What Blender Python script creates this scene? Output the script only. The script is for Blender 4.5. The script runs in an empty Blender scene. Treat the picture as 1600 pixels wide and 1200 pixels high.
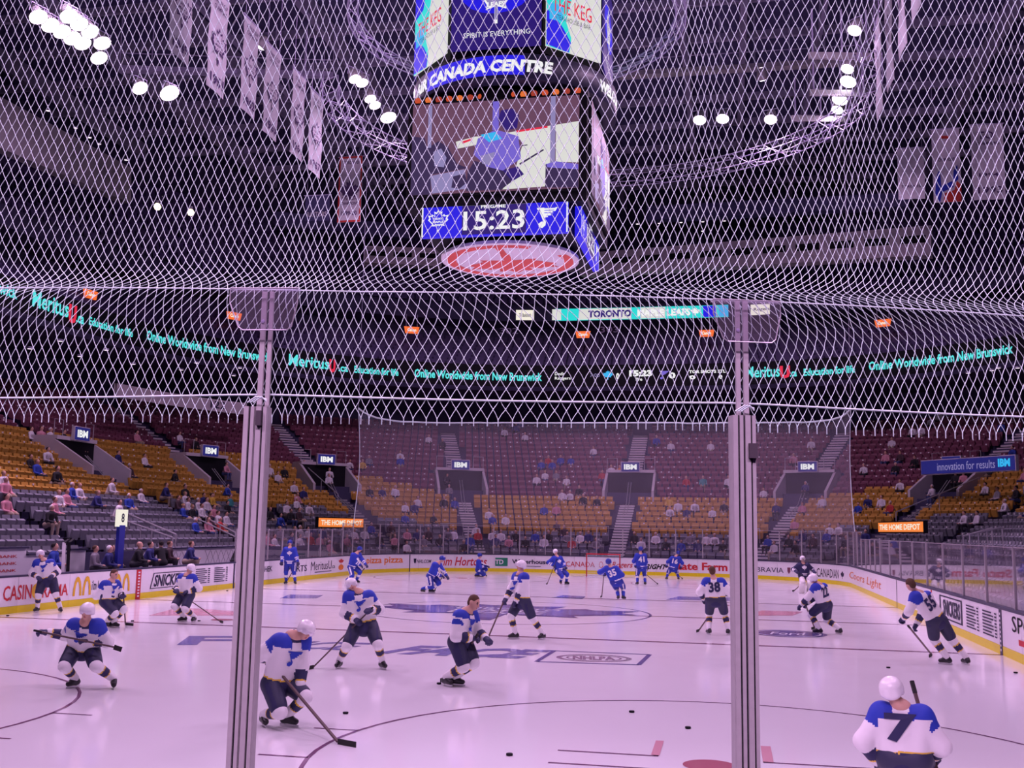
import bpy, math, random
import numpy as np
from mathutils import Vector
random.seed(7); np.random.seed(7)
SC = bpy.context.scene
COL = SC.collection
# ---------------------------------------------------------------- camera
FOC = 1659.8
CAM = np.array([6.9347, -3.2838, 2.6341])
YAW, PITCH, ROLL = -.2007, .1348, .0171
_cy, _sy, _cp, _sp = math.cos(YAW), math.sin(YAW), math.cos(PITCH), math.sin(PITCH)
FWD = np.array([_sy*_cp, _cy*_cp, _sp]); _r0 = np.array([_cy, -_sy, 0.]); _u0 = np.cross(_r0, FWD)
RGT = math.cos(ROLL)*_r0+math.sin(ROLL)*_u0; UPV = -math.sin(ROLL)*_r0+math.cos(ROLL)*_u0
FH = np.array([_sy, _cy, 0.]); RH = np.array([_cy, -_sy, 0.])
cd = bpy.data.cameras.new('camera'); cam = bpy.data.objects.new('camera', cd); COL.objects.link(cam)
from mathutils import Matrix
cam.matrix_world = Matrix([[RGT[i], UPV[i], -FWD[i], CAM[i]] for i in range(3)]+[[0, 0, 0, 1]])
cd.sensor_width = 36; cd.lens = FOC/1600*36; cd.clip_end = 400; cd.clip_start = .05
SC.camera = cam
# ---------------------------------------------------------------- world, exposure
w = bpy.data.worlds.new('world'); SC.world = w; w.use_nodes = True
w.node_tree.nodes['Background'].inputs[0].default_value = (.055, .022, .10, 1)
w.node_tree.nodes['Background'].inputs[1].default_value = .25
vs = SC.view_settings
SC.display_settings.display_device = 'sRGB'
vs.view_transform = 'Standard'; vs.look = 'None'; vs.gamma = 1; vs.use_curve_mapping = False
vs.exposure = 0.0
TINT = (1.0, .61, 1.03)            # the lamps' lilac colour
LAMP_W = 3600                      # watts of each rink flood
HOUSE_W = 5600                     # watts of each house lamp over the stands
# ---------------------------------------------------------------- helpers
def s2l(c): return tuple((v/12.92 if v <= .04045 else ((v+.055)/1.055)**2.4) for v in c)
def at(px, py, **k):
    d = FWD+RGT*(px-800)/FOC-UPV*(py-600)/FOC
    a = 'XYZ'.index(list(k)[0]); t = (list(k.values())[0]-CAM[a])/d[a]
    return CAM+d*t
def proj(P):
    d = np.asarray(P, float)-CAM; z = d@FWD
    return np.stack([800+FOC*(d@RGT)/z, 600-FOC*(d@UPV)/z], -1)
def mat(name, col, rough=.6, metal=0., emit=0., var=.10, scale=9., spec=.4, alpha=1., coat=0., emcol=None):
    m = bpy.data.materials.new(name); m.use_nodes = True; nt = m.node_tree; b = nt.nodes['Principled BSDF']
    c = (*col, 1)
    b.inputs['Roughness'].default_value = rough; b.inputs['Metallic'].default_value = metal
    b.inputs['Specular IOR Level'].default_value = spec; b.inputs['Alpha'].default_value = alpha
    b.inputs['Coat Weight'].default_value = coat
    if var:
        tc = nt.nodes.new('ShaderNodeTexCoord'); nz = nt.nodes.new('ShaderNodeTexNoise')
        nz.inputs['Scale'].default_value = scale; nz.inputs['Detail'].default_value = 3
        mx = nt.nodes.new('ShaderNodeMix'); mx.data_type = 'RGBA'
        mx.inputs['A'].default_value = tuple(v*(1-var) for v in col)+(1,); mx.inputs['B'].default_value = tuple(min(1, v*(1+var)) for v in col)+(1,)
        nt.links.new(tc.outputs['Object'], nz.inputs['Vector']); nt.links.new(nz.outputs['Fac'], mx.inputs['Factor'])
        nt.links.new(mx.outputs['Result'], b.inputs['Base Color'])
    else: b.inputs['Base Color'].default_value = c
    if emit:
        b.inputs['Emission Color'].default_value = (*(emcol or col), 1); b.inputs['Emission Strength'].default_value = emit
        b.inputs['Base Color'].default_value = (.02, .02, .02, 1)
        for l in list(nt.links):
            if l.to_socket == b.inputs['Base Color']: nt.links.remove(l)
    return m
def clear(name, tint=(1, 1, 1), fac=.04, rough=.02, body=0., bodycol=(.8, .7, .85)):
    m = bpy.data.materials.new(name); m.use_nodes = True; nt = m.node_tree; nt.nodes.clear()
    out = nt.nodes.new('ShaderNodeOutputMaterial'); tr = nt.nodes.new('ShaderNodeBsdfTransparent'); tr.inputs[0].default_value = (*tint, 1)
    gl = nt.nodes.new('ShaderNodeBsdfGlossy'); gl.inputs['Roughness'].default_value = rough
    fr = nt.nodes.new('ShaderNodeFresnel'); fr.inputs[0].default_value = 1.45
    mu = nt.nodes.new('ShaderNodeMath'); mu.operation = 'MULTIPLY'; mu.inputs[1].default_value = fac
    nt.links.new(fr.outputs[0], mu.inputs[0])
    mx = nt.nodes.new('ShaderNodeMixShader'); nt.links.new(mu.outputs[0], mx.inputs[0]); nt.links.new(tr.outputs[0], mx.inputs[1]); nt.links.new(gl.outputs[0], mx.inputs[2])
    last = mx.outputs[0]
    if body:
        df = nt.nodes.new('ShaderNodeBsdfDiffuse'); df.inputs[0].default_value = (*bodycol, 1)
        m2 = nt.nodes.new('ShaderNodeMixShader'); m2.inputs[0].default_value = body
        nt.links.new(last, m2.inputs[1]); nt.links.new(df.outputs[0], m2.inputs[2]); last = m2.outputs[0]
    nt.links.new(last, out.inputs[0]); return m
def tag(o, label=None, cat=None, group=None, kind=None):
    if label: o['label'] = label
    if cat: o['category'] = cat
    if group: o['group'] = group
    if kind: o['kind'] = kind
    return o
def thing(name, label, cat, loc=(0, 0, 0), group=None):
    o = bpy.data.objects.new(name, None); o.location = [float(v) for v in loc]; o.empty_display_size = .1; COL.objects.link(o)
    return tag(o, label, cat, group)
def origin(o):
    v = np.zeros(3)
    while o is not None: v = v+np.array(o.location); o = o.parent
    return v
class MB:
    def __init__(s): s.v = []; s.f = []; s.m = []; s.n = 0
    def add(s, v, f, mi=0):
        v = np.asarray(v, float).reshape(-1, 3); n = s.n; s.v.append(v); s.n += len(v)
        for q in f: s.f.append(tuple(int(i)+n for i in q)); s.m.append(mi)
        return s
    def obox(s, c, ax, ay, az, mi=0):
        c, ax, ay, az = map(lambda q: np.asarray(q, float), (c, ax, ay, az))
        v = [c+i*ax+j*ay+k*az for i in (-1, 1) for j in (-1, 1) for k in (-1, 1)]
        f = [(0, 1, 3, 2), (4, 6, 7, 5), (0, 4, 5, 1), (2, 3, 7, 6), (0, 2, 6, 4), (1, 5, 7, 3)]
        if np.dot(np.cross(ax, ay), az) < 0: f = [q[::-1] for q in f]
        return s.add(v, f, mi)
    def box(s, c, size, rz=0., mi=0):
        a, b = math.cos(rz), math.sin(rz)
        return s.obox(c, (a*size[0]/2, b*size[0]/2, 0), (-b*size[1]/2, a*size[1]/2, 0), (0, 0, size[2]/2), mi)
    def bar(s, p, q, w, h, up=(0, 0, 1), mi=0):
        p, q = np.asarray(p, float), np.asarray(q, float); d = (q-p)/2; L = np.linalg.norm(d)
        side = np.cross(d/L, up); side /= np.linalg.norm(side)+1e-9; u2 = np.cross(side, d/L)
        return s.obox((p+q)/2, d, side*w/2, u2*h/2, mi)
    def tube(s, pts, r, n=6, mi=0, cap=True):
        pts = [np.asarray(p, float) for p in pts]; m = len(pts); rr = r if hasattr(r, '__len__') else [r]*m
        v = []; pu = None
        for i, p in enumerate(pts):
            t = pts[min(i+1, m-1)]-pts[max(i-1, 0)]; t = t/(np.linalg.norm(t)+1e-12)
            u = np.cross(t, (0, 0, 1.)) if pu is None else pu-t*np.dot(pu, t)
            if np.linalg.norm(u) < 1e-3: u = np.cross(t, (1., 0, 0))
            u /= np.linalg.norm(u); pu = u; w_ = np.cross(t, u)
            for k in range(n):
                a = 2*math.pi*k/n; v.append(p+rr[i]*(math.cos(a)*u+math.sin(a)*w_))
        f = [(i*n+k, i*n+(k+1) % n, (i+1)*n+(k+1) % n, (i+1)*n+k) for i in range(m-1) for k in range(n)]
        if cap: f += [tuple(range(n-1, -1, -1)), tuple((m-1)*n+k for k in range(n))]
        return s.add(v, f, mi)
    def lathe(s, prof, c, n=16, axis=(0, 0, 1), mi=0, mis=None):
        c = np.asarray(c, float); a = np.asarray(axis, float); a /= np.linalg.norm(a)
        u = np.cross(a, (0, 1., 0)) if abs(a[1]) < .9 else np.cross(a, (1., 0, 0)); u /= np.linalg.norm(u); w_ = np.cross(a, u)
        v = [c+a*z+r*(math.cos(2*math.pi*k/n)*u+math.sin(2*math.pi*k/n)*w_) for r, z in prof for k in range(n)]
        for i in range(len(prof)-1):
            pass
        base = s.n; s.add(v, [], mi)
        for i in range(len(prof)-1):
            for k in range(n):
                s.f.append((base+i*n+k, base+i*n+(k+1) % n, base+(i+1)*n+(k+1) % n, base+(i+1)*n+k)); s.m.append(mis[i] if mis else mi)
        return s
    def prism(s, poly, o, ex, ey, th, mi=0):      # flat outline with a little thickness along ex x ey
        o, ex, ey = map(lambda q: np.asarray(q, float), (o, ex, ey)); nn = np.cross(ex, ey); nn /= np.linalg.norm(nn)
        P = [o+ex*a+ey*b for a, b in poly]; n = len(P)
        ar = sum(poly[i][0]*poly[(i+1) % n][1]-poly[(i+1) % n][0]*poly[i][1] for i in range(n))
        fr = tuple(range(n)) if ar > 0 else tuple(range(n-1, -1, -1))
        v = [p+nn*th for p in P]+P
        f = [fr, tuple(n+i for i in fr[::-1])]+[(fr[i], n+fr[i], n+fr[(i+1) % n], fr[(i+1) % n]) for i in range(n)]
        return s.add(v, f, mi)
    def build(s, name, mats, parent=None, smooth=False, kind=None, label=None, loc=None):
        me = bpy.data.meshes.new(name); V = np.concatenate(s.v) if s.v else np.zeros((0, 3))
        o = bpy.data.objects.new(name, me)
        if parent is not None: V = V-origin(parent); o.parent = parent
        elif loc is not None: V = V-np.asarray(loc, float); o.location = [float(q) for q in loc]
        me.from_pydata(V.tolist(), [], s.f)
        for m_ in (mats if isinstance(mats, (list, tuple)) else [mats]): me.materials.append(m_)
        if len(me.materials) > 1: me.polygons.foreach_set('material_index', s.m)
        if smooth: me.polygons.foreach_set('use_smooth', [True]*len(me.polygons))
        me.update(); COL.objects.link(o)
        if kind: o['kind'] = kind
        if label: o['label'] = label
        return o
_tx = {}
def text_arr(t, shear=0., bold=0.):
    k = (t, shear, bold)
    if k not in _tx:
        c = bpy.data.curves.new('txt', 'FONT'); c.body = t; c.shear = shear; c.offset = bold; c.resolution_u = 2
        o = bpy.data.objects.new('txt', c); COL.objects.link(o)
        dg = bpy.context.evaluated_depsgraph_get(); dg.update()
        oe = o.evaluated_get(dg); me = oe.to_mesh()
        v = np.array([q.co[:] for q in me.vertices]); f = [tuple(p.vertices) for p in me.polygons]
        oe.to_mesh_clear(); bpy.data.objects.remove(o); bpy.data.curves.remove(c)
        v[:, 0] -= v[:, 0].min(); v[:, 1] -= v[:, 1].min()
        _tx[k] = (v, f)
    v, f = _tx[k]; return v.copy(), f
# ---------------------------------------------------------------- rink and bowl plan
HX, HY, CR = 12.95, 30.48, 8.53
def Rof(x, y):
    qx, qy = abs(x)-(HX-CR), abs(y-HY)-(HY-CR)
    ox, oy = max(qx, 0), max(qy, 0); L = math.hypot(ox, oy)
    R = L+min(max(qx, qy), 0)-CR
    n = np.array([math.copysign(ox, x), math.copysign(oy, y-HY)])/L if L > 1e-6 else np.array([0, 1.])
    return R, n
class Path:
    """walks the left side away from the camera, round the far end and back along the right, offset R outside the boards"""
    def __init__(s, R, y0=12., y1=12., step=.25):
        P = []; cyy = 2*HY-CR; cx = HX-CR
        for y in np.linspace(y0, cyy, max(2, int((cyy-y0)/step)), endpoint=False): P.append((-HX-R, y, -1, 0))
        n = max(6, int((CR+R)*1.57/step))
        for a in np.linspace(math.pi, math.pi/2, n, endpoint=False): P.append((-cx+(CR+R)*math.cos(a), cyy+(CR+R)*math.sin(a), math.cos(a), math.sin(a)))
        for x in np.linspace(-cx, cx, max(2, int(2*cx/step)), endpoint=False): P.append((x, cyy+CR+R, 0, 1))
        for a in np.linspace(math.pi/2, 0, n, endpoint=False): P.append((cx+(CR+R)*math.cos(a), cyy+(CR+R)*math.sin(a), math.cos(a), math.sin(a)))
        for y in np.linspace(cyy, y1, max(2, int((cyy-y1)/step))): P.append((HX+R, y, 1, 0))
        s.P = np.array(P); s.S = np.concatenate([[0], np.cumsum(np.hypot(*np.diff(s.P[:, :2], axis=0).T))]); s.L = s.S[-1]
    def pos(s, q):
        q = np.asarray(q, float)
        r = np.stack([np.interp(q, s.S, s.P[:, i]) for i in range(4)], -1)
        r[..., 2:] /= np.linalg.norm(r[..., 2:], axis=-1, keepdims=True); return r
    def at_px(s, px, z, side=None):
        P = np.c_[s.P[:, :2], np.full(len(s.P), z)]; ok = (P-CAM)@FWD > 3
        if side == 'l': ok &= s.P[:, 0] < 0
        if side == 'r': ok &= s.P[:, 0] > 0
        u = proj(P)[:, 0]; u = np.where(ok, u, 1e9); return s.S[np.argmin(abs(u-px))]
def on_path(mb, path, v, s0, z0, inset=.012, mi=0, faces=None):
    """lays flat art (x along the wall, y up) on a wall that follows the path"""
    r = path.pos(s0+v[:, 0]); X = np.c_[r[:, 0]-r[:, 2]*inset, r[:, 1]-r[:, 3]*inset, z0+v[:, 1]]
    mb.add(X, faces, mi)
def text_on(mb, path, t, px0, px1, z0, h, mi=0, shear=0., bold=.01, inset=.012, side=None, zc=None):
    s0, s1 = path.at_px(px0, zc or z0+h/2, side), path.at_px(px1, zc or z0+h/2, side)
    v, f = text_arr(t, shear, bold); v[:, 0] *= (s1-s0)/v[:, 0].max(); v[:, 1] *= h/v[:, 1].max()
    on_path(mb, path, v, s0, z0, inset, mi, f); return s0, s1
def text_flat(mb, t, o, ex, ey, W, H, mi=0, shear=0., bold=.01):
    v, f = text_arr(t, shear, bold); o, ex, ey = (np.asarray(q, float) for q in (o, ex, ey))
    v[:, 0] *= W/v[:, 0].max(); v[:, 1] *= H/v[:, 1].max()
    mb.add(o+v[:, :1]*ex+v[:, 1:2]*ey, f, mi)
def sweep(name, prof, mats, mis=None, y0=14., y1=14., step=1.2, parent=None, kind=None, smax=None):
    """sweeps an (R, z) profile round the bowl"""
    mb = MB(); base = Path(0, y0, y1, step).P; n = len(base); V = []
    for R, z in prof: V.append(np.c_[base[:, 0]+base[:, 2]*R, base[:, 1]+base[:, 3]*R, np.full(n, z)])
    V = np.concatenate(V); F = []; M = []
    for i in range(len(prof)-1):
        for k in range(n-1):
            F.append((i*n+k, (i+1)*n+k, (i+1)*n+k+1, i*n+k+1)); M.append(mis[i] if mis else 0)
    mb.add(V, F); mb.m = M
    return mb.build(name, mats, parent, kind=kind)
# ---------------------------------------------------------------- materials
def hexc(r, g, b): return s2l((r/255, g/255, b/255))
M = {}
M['white'] = mat('white_board', (.82, .80, .82), .35, var=.03, spec=.5)
M['yellow'] = mat('yellow_kickplate', (.78, .66, .012), .35, var=.06)
M['cap'] = mat('navy_cap_rail', (.03, .03, .07), .4)
M['red'] = mat('red_paint', (.55, .02, .03), .5)
M['blue'] = mat('blue_print', (.02, .03, .30), .5)
M['navy'] = mat('navy_print', (.015, .015, .05), .5)
M['black'] = mat('black_plastic', (.010, .010, .014), .7, spec=.15)
M['dark'] = mat('dark_concrete', (.055, .05, .11), .85)  # bluish tone of the shaded decks put into the colour
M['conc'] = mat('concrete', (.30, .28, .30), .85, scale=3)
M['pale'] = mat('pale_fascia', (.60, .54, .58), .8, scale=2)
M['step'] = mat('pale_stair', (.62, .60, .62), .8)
M['steel'] = mat('brushed_aluminium', (.43, .40, .42), .45, .15, var=.12, scale=40)
M['rail'] = mat('steel_handrail', (.62, .60, .64), .35, .6)
M['grey'] = mat('grey_seat_plastic', (.20, .20, .24), .5, var=.15)
M['gold'] = mat('gold_seat_plastic', (.55, .29, .05), .5, var=.18, scale=.7)
M['maroon'] = mat('maroon_seat_plastic', (.20, .06, .10), .5, var=.15, scale=.7)
M['duskseat'] = mat('dusk_purple_seat_plastic', (.085, .06, .17), .6)  # blue cast of the dim decks put into the seat colour
M['plate'] = mat('white_number_plate', (.8, .78, .8), .4, var=0)
M['roof'] = mat('roof_deck', (.10, .095, .22), .9, scale=.4, var=.3)  # purple haze under the ceiling put into the colour
M['beam'] = mat('roof_steel', (.42, .38, .56), .6, .0)  # blued in the colour to match the bluish shade up there
M['twine'] = mat('white_net_twine', (.70, .84, .84), .6, var=.05, scale=60)
M['green'] = mat('green_print', (.02, .22, .12), .5)
M['orange'] = mat('orange_print', (.8, .22, .02), .5)
M['goldp'] = mat('yellow_print', (.75, .45, .02), .5)
M['banner'] = mat('banner_cloth', (.72, .70, .74), .85, var=.05)
M['bannerink'] = mat('banner_ink', (.10, .06, .16), .85)
M['bannerred'] = mat('banner_red', (.6, .05, .04), .85)
M['bannerblue'] = mat('banner_blue', (.03, .05, .5), .85)
M['glass'] = clear('rink_glass', (.90, .87, .93), 1.9, .03, body=.04)
M['nearglass'] = clear('near_glass', (.985, .98, .99), .35, .02)
M['clearplastic'] = clear('clear_polycarbonate', (.95, .93, .97), .35, .05, body=.035)
M['farnet'] = clear('fine_white_netting', (1, 1, 1), 0., .5, body=.16, bodycol=(.62, .58, .70))
def em(n, c, s=1.): return mat(n, c, emit=s, var=0)
M['e_cyan'] = em('led_cyan', (.10, .80, .80), 1.0)
M['e_white'] = em('led_white', (.88, .88, .88), 1.0)
M['e_warm'] = em('led_warm_white', (.9, .84, .72), 1.0)
M['e_red'] = em('led_red', (.75, .02, .06), 1.0)
M['e_orange'] = em('lit_orange_sign', (.95, .16, .03), 1.0)
M['e_amber'] = em('lit_amber_sign', (.95, .24, .04), 1.0)
M['e_blue'] = em('led_blue', (.015, .01, .75), 1.0)
M['e_deep'] = em('led_deep_blue', (.022, .008, .16), 1.0)
M['e_sky'] = em('led_sky_blue', (.03, .45, .85), 1.0)
M['e_teal'] = em('led_teal', (.02, .70, .66), 1.0)
M['e_violet'] = em('led_violet', (.17, .12, .60), 1.0)
M['e_ice'] = em('led_ice', (.70, .70, .66), 1.0)
M['e_brown'] = em('led_crowd_brown', (.13, .055, .10), 1.0)
M['e_dusk'] = em('led_dusk', (.03, .018, .07), 1.0)
M['e_grey'] = em('led_grey_violet', (.26, .22, .45), 1.0)
M['e_signblue'] = em('lit_blue_sign', (.012, .014, .15), 1.0)
M['lens'] = em('lamp_lens', (1., .86, 1.), 14.)
M['dot'] = em('downlight_glow', (1., .80, .95), 1.6)
M['bulb'] = em('warm_bulb', (1., .85, .55), 3.)
# ---------------------------------------------------------------- lamps
def floodlight(loc, target, label, watts, size=1.9, rad=.42, group='rink flood lamps', spot=True, strength=None):
    loc = np.asarray(loc, float); d = np.asarray(target, float)-loc; d /= np.linalg.norm(d)
    t = thing('floodlight', label, 'lamp', loc, group)
    b = MB(); b.lathe([(.10, -.62), (.22, -.55), (.30, -.25), (rad, 0), (rad-.03, .0), (.27, -.22)], loc, 14, d); b.build('lamp_housing', M['steel'], t, True)
    b = MB(); b.lathe([(0.001, .07), (rad*.55, .05), (rad-.04, -.01)], loc, 14, d); b.build('lamp_lens', M['lens'], t, True)
    b = MB(); s = np.cross(d, (0, 0, 1.)); s /= np.linalg.norm(s)
    b.tube([loc+s*.40-d*.2, loc+s*.40+np.array([0, 0, .55]), loc-s*.40+np.array([0, 0, .55]), loc-s*.40-d*.2], .03, 5); b.build('yoke', M['beam'], t)
    if spot:
        ld = bpy.data.lights.new('flood_beam', 'SPOT'); ld.energy = watts; ld.color = TINT; ld.spot_size = size; ld.spot_blend = .7; ld.shadow_soft_size = .4
        lo = bpy.data.objects.new('flood_beam', ld); COL.objects.link(lo); lo.parent = t
        lo.location = [float(q) for q in d*.12]
        lo.rotation_euler = Vector(d).to_track_quat('-Z', 'Y').to_euler()
    return t
def cable(t_loc, ztop): pass
LZ = 24.
for i, (px, py) in enumerate([(60, 27), (79, 40), (97, 50), (113, 60), (129, 68), (108, 26), (124, 38), (141, 50), (160, 68), (155, 91)]):
    p = at(px, py, Z=LZ); floodlight(p, (p[0]*.3, p[1]-4, 0), '%s lamp along the double line of the big upper-left flood lamp cluster' % ['first', 'second', 'third', 'fourth', 'fifth', 'sixth', 'seventh', 'eighth', 'ninth', 'last and lowest'][i], LAMP_W*1.1, spot=i % 3 == 0)
for i, (px, py) in enumerate([(219, 138), (265, 146)]):
    p = at(px, py, Z=LZ); floodlight(p, (-4, p[1]-6, 0), ('smaller' if i == 0 else 'larger')+' lit lamp of the pair left of the 1960s banners', LAMP_W, rad=.42+.1*i, spot=i == 1)
for i, (px, py) in enumerate([(555, 124), (566, 130), (579, 155), (586, 165), (607, 184)]):
    p = at(px, py, Z=LZ); floodlight(p, (-1, p[1]-6, 0), ['uppermost', 'second', 'middle', 'fourth', 'lowest and brightest'][i]+' flood lamp on the truss left of the scoreboard', LAMP_W, rad=.33 if i < 4 else .46, spot=i in (0, 4))
for i, (px, py) in enumerate([(1335, 48), (1324, 108), (1325, 128), (1312, 156), (1308, 172)]):
    p = at(px, py, Z=LZ); floodlight(p, (3, p[1]-9, 0), ['top', 'second', 'large third', 'fourth', 'lowest'][i]+' flood lamp on the ladder-like truss right of the scoreboard', LAMP_W, rad=.42 if i in (2, 3) else .33, spot=i in (0, 2, 4))
for i, (px, py) in enumerate([(1093, 188), (1129, 186), (1204, 187)]):
    p = at(px, py, Z=LZ); floodlight(p, (p[0]*.6, p[1]-12, 0), ['left-hand lamp of the pair under the far truss', 'right-hand lamp of the pair under the far truss', 'single lamp under the far truss, nearer the right ladder'][i], LAMP_W, rad=.36)
# the same rink lighting continues over the near half, above the frame
for i, (x, y) in enumerate([(-12.5, 8), (-12.5, 20), (-12.5, 31), (12.5, 8), (12.5, 20), (12.5, 31), (-4, 5), (4, 5), (-21, 14), (-21, 26), (21, 14), (21, 26)]):
    floodlight((x, y, LZ), (x*.35, y+2, 0), 'rink flood lamp over the near half, %s row, %s' % ({8: 'first', 20: 'second', 31: 'third', 5: 'inner first', 14: 'outer first', 26: 'outer second'}[y], 'left' if x < 0 else 'right'), LAMP_W)
# house lamps that light the seating
for i, (x, y) in enumerate([(-16, 44), (-9, 52), (0, 54), (9, 52), (16, 44), (-18, 34), (18, 32)]):
    R, n = Rof(x*1.0, y+20 if abs(x) < 12 else y+8)
    floodlight((x, y, 26.5), (x+n[0]*17, y+n[1]*17, 4), 'house lamp aimed at the seats, %s bay' % ['far left', 'left', 'middle', 'right', 'far right', 'near left', 'near right'][i], HOUSE_W*(1.05 if i in (1, 2, 3) else .6), 1.7, .3, 'house lamps')
for i, x in enumerate((-1, 7, 15)):  # unseen fill lamps added to brighten the net and posts
    floodlight((x, -12+abs(x-7)*.2, 16.5), (6.6, .3, 3.5), 'house lamp above the near end seats, %s of three' % ['left', 'middle', 'right'][i], 8500, .5, .3, 'near end house lamps')
for x, y, z, tx, ty, tz, w_, lab in ((-2, 23, 23, -11.8, 36.5, 20.5, 5200, 'banner lamp aimed at the left-hand row of banners'), (5, 26, 23.5, 20, 60, 24, 5200, 'banner lamp aimed at the three right-hand flags'), (-3, 25, 23.5, -17, 60, 24, 4500, 'banner lamp aimed at the division banner'), (4, 22, 23, 12.9, 35, 20.5, 1800, 'banner lamp aimed at the retired number banners')):  # lamps added above the frame to lighten the banners and flags
    floodlight((x, y, z), (tx, ty, tz), lab, w_, .62 if x != -2 else .85, .25, 'banner lamps')
# ---------------------------------------------------------------- ice
def ice_mat(name, col, var=.03):
    m = mat(name, col, .13, var=var, scale=.6, spec=.5); nt = m.node_tree; b = nt.nodes['Principled BSDF']
    tc = nt.nodes.new('ShaderNodeTexCoord'); nz = nt.nodes.new('ShaderNodeTexNoise'); nz.inputs['Scale'].default_value = 1.3; nz.inputs['Detail'].default_value = 6
    bp = nt.nodes.new('ShaderNodeBump'); bp.inputs['Strength'].default_value = .05; bp.inputs['Distance'].default_value = .02
    nt.links.new(tc.outputs['Object'], nz.inputs['Vector']); nt.links.new(nz.outputs['Fac'], bp.inputs['Height']); nt.links.new(bp.outputs['Normal'], b.inputs['Normal'])
    mr = nt.nodes.new('ShaderNodeMapRange'); mr.inputs['To Min'].default_value = .07; mr.inputs['To Max'].default_value = .17
    nt.links.new(nz.outputs['Fac'], mr.inputs['Value']); nt.links.new(mr.outputs['Result'], b.inputs['Roughness'])
    return m
I_w = ice_mat('ice', (.80, .80, .82)); I_r = ice_mat('ice_red_paint', (.42, .13, .18)); I_b = ice_mat('ice_blue_paint', (.20, .20, .44)); I_dk = ice_mat('ice_dark_line', (.19, .08, .17))
I_db = ice_mat('ice_navy_paint', (.12, .10, .30)); I_p = ice_mat('ice_pink_paint', (.70, .36, .42)); I_br = ice_mat('ice_brown_print', (.30, .22, .30))
def rrect(hx, hy, r, n=14):
    P = []
    for sx, sy, a0 in ((1, 1, 0), (-1, 1, 90), (-1, -1, 180), (1, -1, 270)):
        for k in range(n+1):
            a = math.radians(a0+90*k/n); P.append((sx*(hx-r)+r*math.cos(a), HY+sy*(hy-r)+r*math.sin(a)))
    return P
mb = MB(); P = rrect(HX, HY, CR); mb.add([(x, y, 0) for x, y in P]+[(x, y, -.05) for x, y in P], [tuple(range(len(P)))]+[(i, len(P)+i, len(P)+(i+1) % len(P), (i+1) % len(P)) for i in range(len(P))])
floor = mb.build('floor', I_w, kind='structure')
def ring(mb, cx, cy, r0, r1, z, a0=0, a1=360, n=64, mi=0):
    v = []; full = abs(a1-a0) >= 360
    for k in range(n+1):
        a = math.radians(a0+(a1-a0)*k/n); v += [(cx+r0*math.cos(a), cy+r0*math.sin(a), z), (cx+r1*math.cos(a), cy+r1*math.sin(a), z)]
    mb.add(v, [(2*k, 2*k+1, 2*k+3, 2*k+2) for k in range(n)], mi)
def rect(mb, x0, x1, y0, y1, z, mi=0): mb.add([(x0, y0, z), (x1, y0, z), (x1, y1, z), (x0, y1, z)], [(0, 1, 2, 3)], mi)
def xl(y):                      # half width of the ice at depth y
    d = max(0, abs(y-HY)-(HY-CR)); return HX-CR+math.sqrt(max(CR*CR-d*d, 0))-.02
Z1 = .004
for nm, y, wd, m in (('goal_line', 3.35, .05, I_r), ('goal_line', 57.61, .05, I_r), ('blue_line', 22.86, .20, I_dk), ('blue_line', 38.1, .22, I_dk), ('centre_line', 30.48, .20, I_dk)):
    b = MB(); rect(b, -xl(y), xl(y), y-wd/2, y+wd/2, Z1); b.build(nm, m, floor)
for cx, cy in ((-6.71, 9.45), (6.71, 9.45), (-6.71, 51.51), (6.71, 51.51)):
    b = MB(); ring(b, cx, cy, 4.547, 4.60, Z1)
    for sx in (-1, 1):
        for sy in (-1, 1):
            x0 = math.sqrt(4.572**2-.85**2)
            rect(b, *sorted((cx+sx*x0, cx+sx*(x0+.61))), cy+sy*.85-.025, cy+sy*.85+.025, Z1)
            rect(b, *sorted((cx+sx*.6, cx+sx*1.8)), cy+sy*.35-.025, cy+sy*.35+.025, Z1)
            rect(b, *sorted((cx+sx*.6, cx+sx*.66)), *sorted((cy+sy*.35, cy+sy*1.25)), Z1)
    b.build('faceoff_circle', I_dk, floor)
    b = MB(); ring(b, cx, cy, 0.001, .305, Z1+.001, n=28); b.build('faceoff_spot', I_r, floor)
b = MB(); rect(b, 6.71+.60, 6.71+.72, 9.45+.36, 9.45+1.3, Z1+.003)
b.add([(x, y, Z1+.003) for x, y in ((6.02, 9.83), (6.12, 9.83), (6.12, 10.72), (6.02, 10.72))], [(0, 1, 2, 3)]); b.build('faceoff_bracket', I_p, floor)
b = MB(); ring(b, 0, HY, 4.52, 4.60, Z1); b.build('centre_circle', I_db, floor)
for cx, cy in ((-6.71, 24.38), (-6.71, 36.58), (6.71, 36.58)):
    b = MB(); ring(b, cx, cy, .001, .305, Z1, n=24); b.build('faceoff_spot', I_r, floor)
for y, sgn in ((3.35, 1), (57.61, -1)):
    b = MB(); ring(b, 0, y, 0.001, 1.83, Z1-.001, 0 if sgn > 0 else 180, 180 if sgn > 0 else 360, 24); b.build('goal_crease', ice_mat('ice_crease', (.45, .55, .8)), floor)
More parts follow.
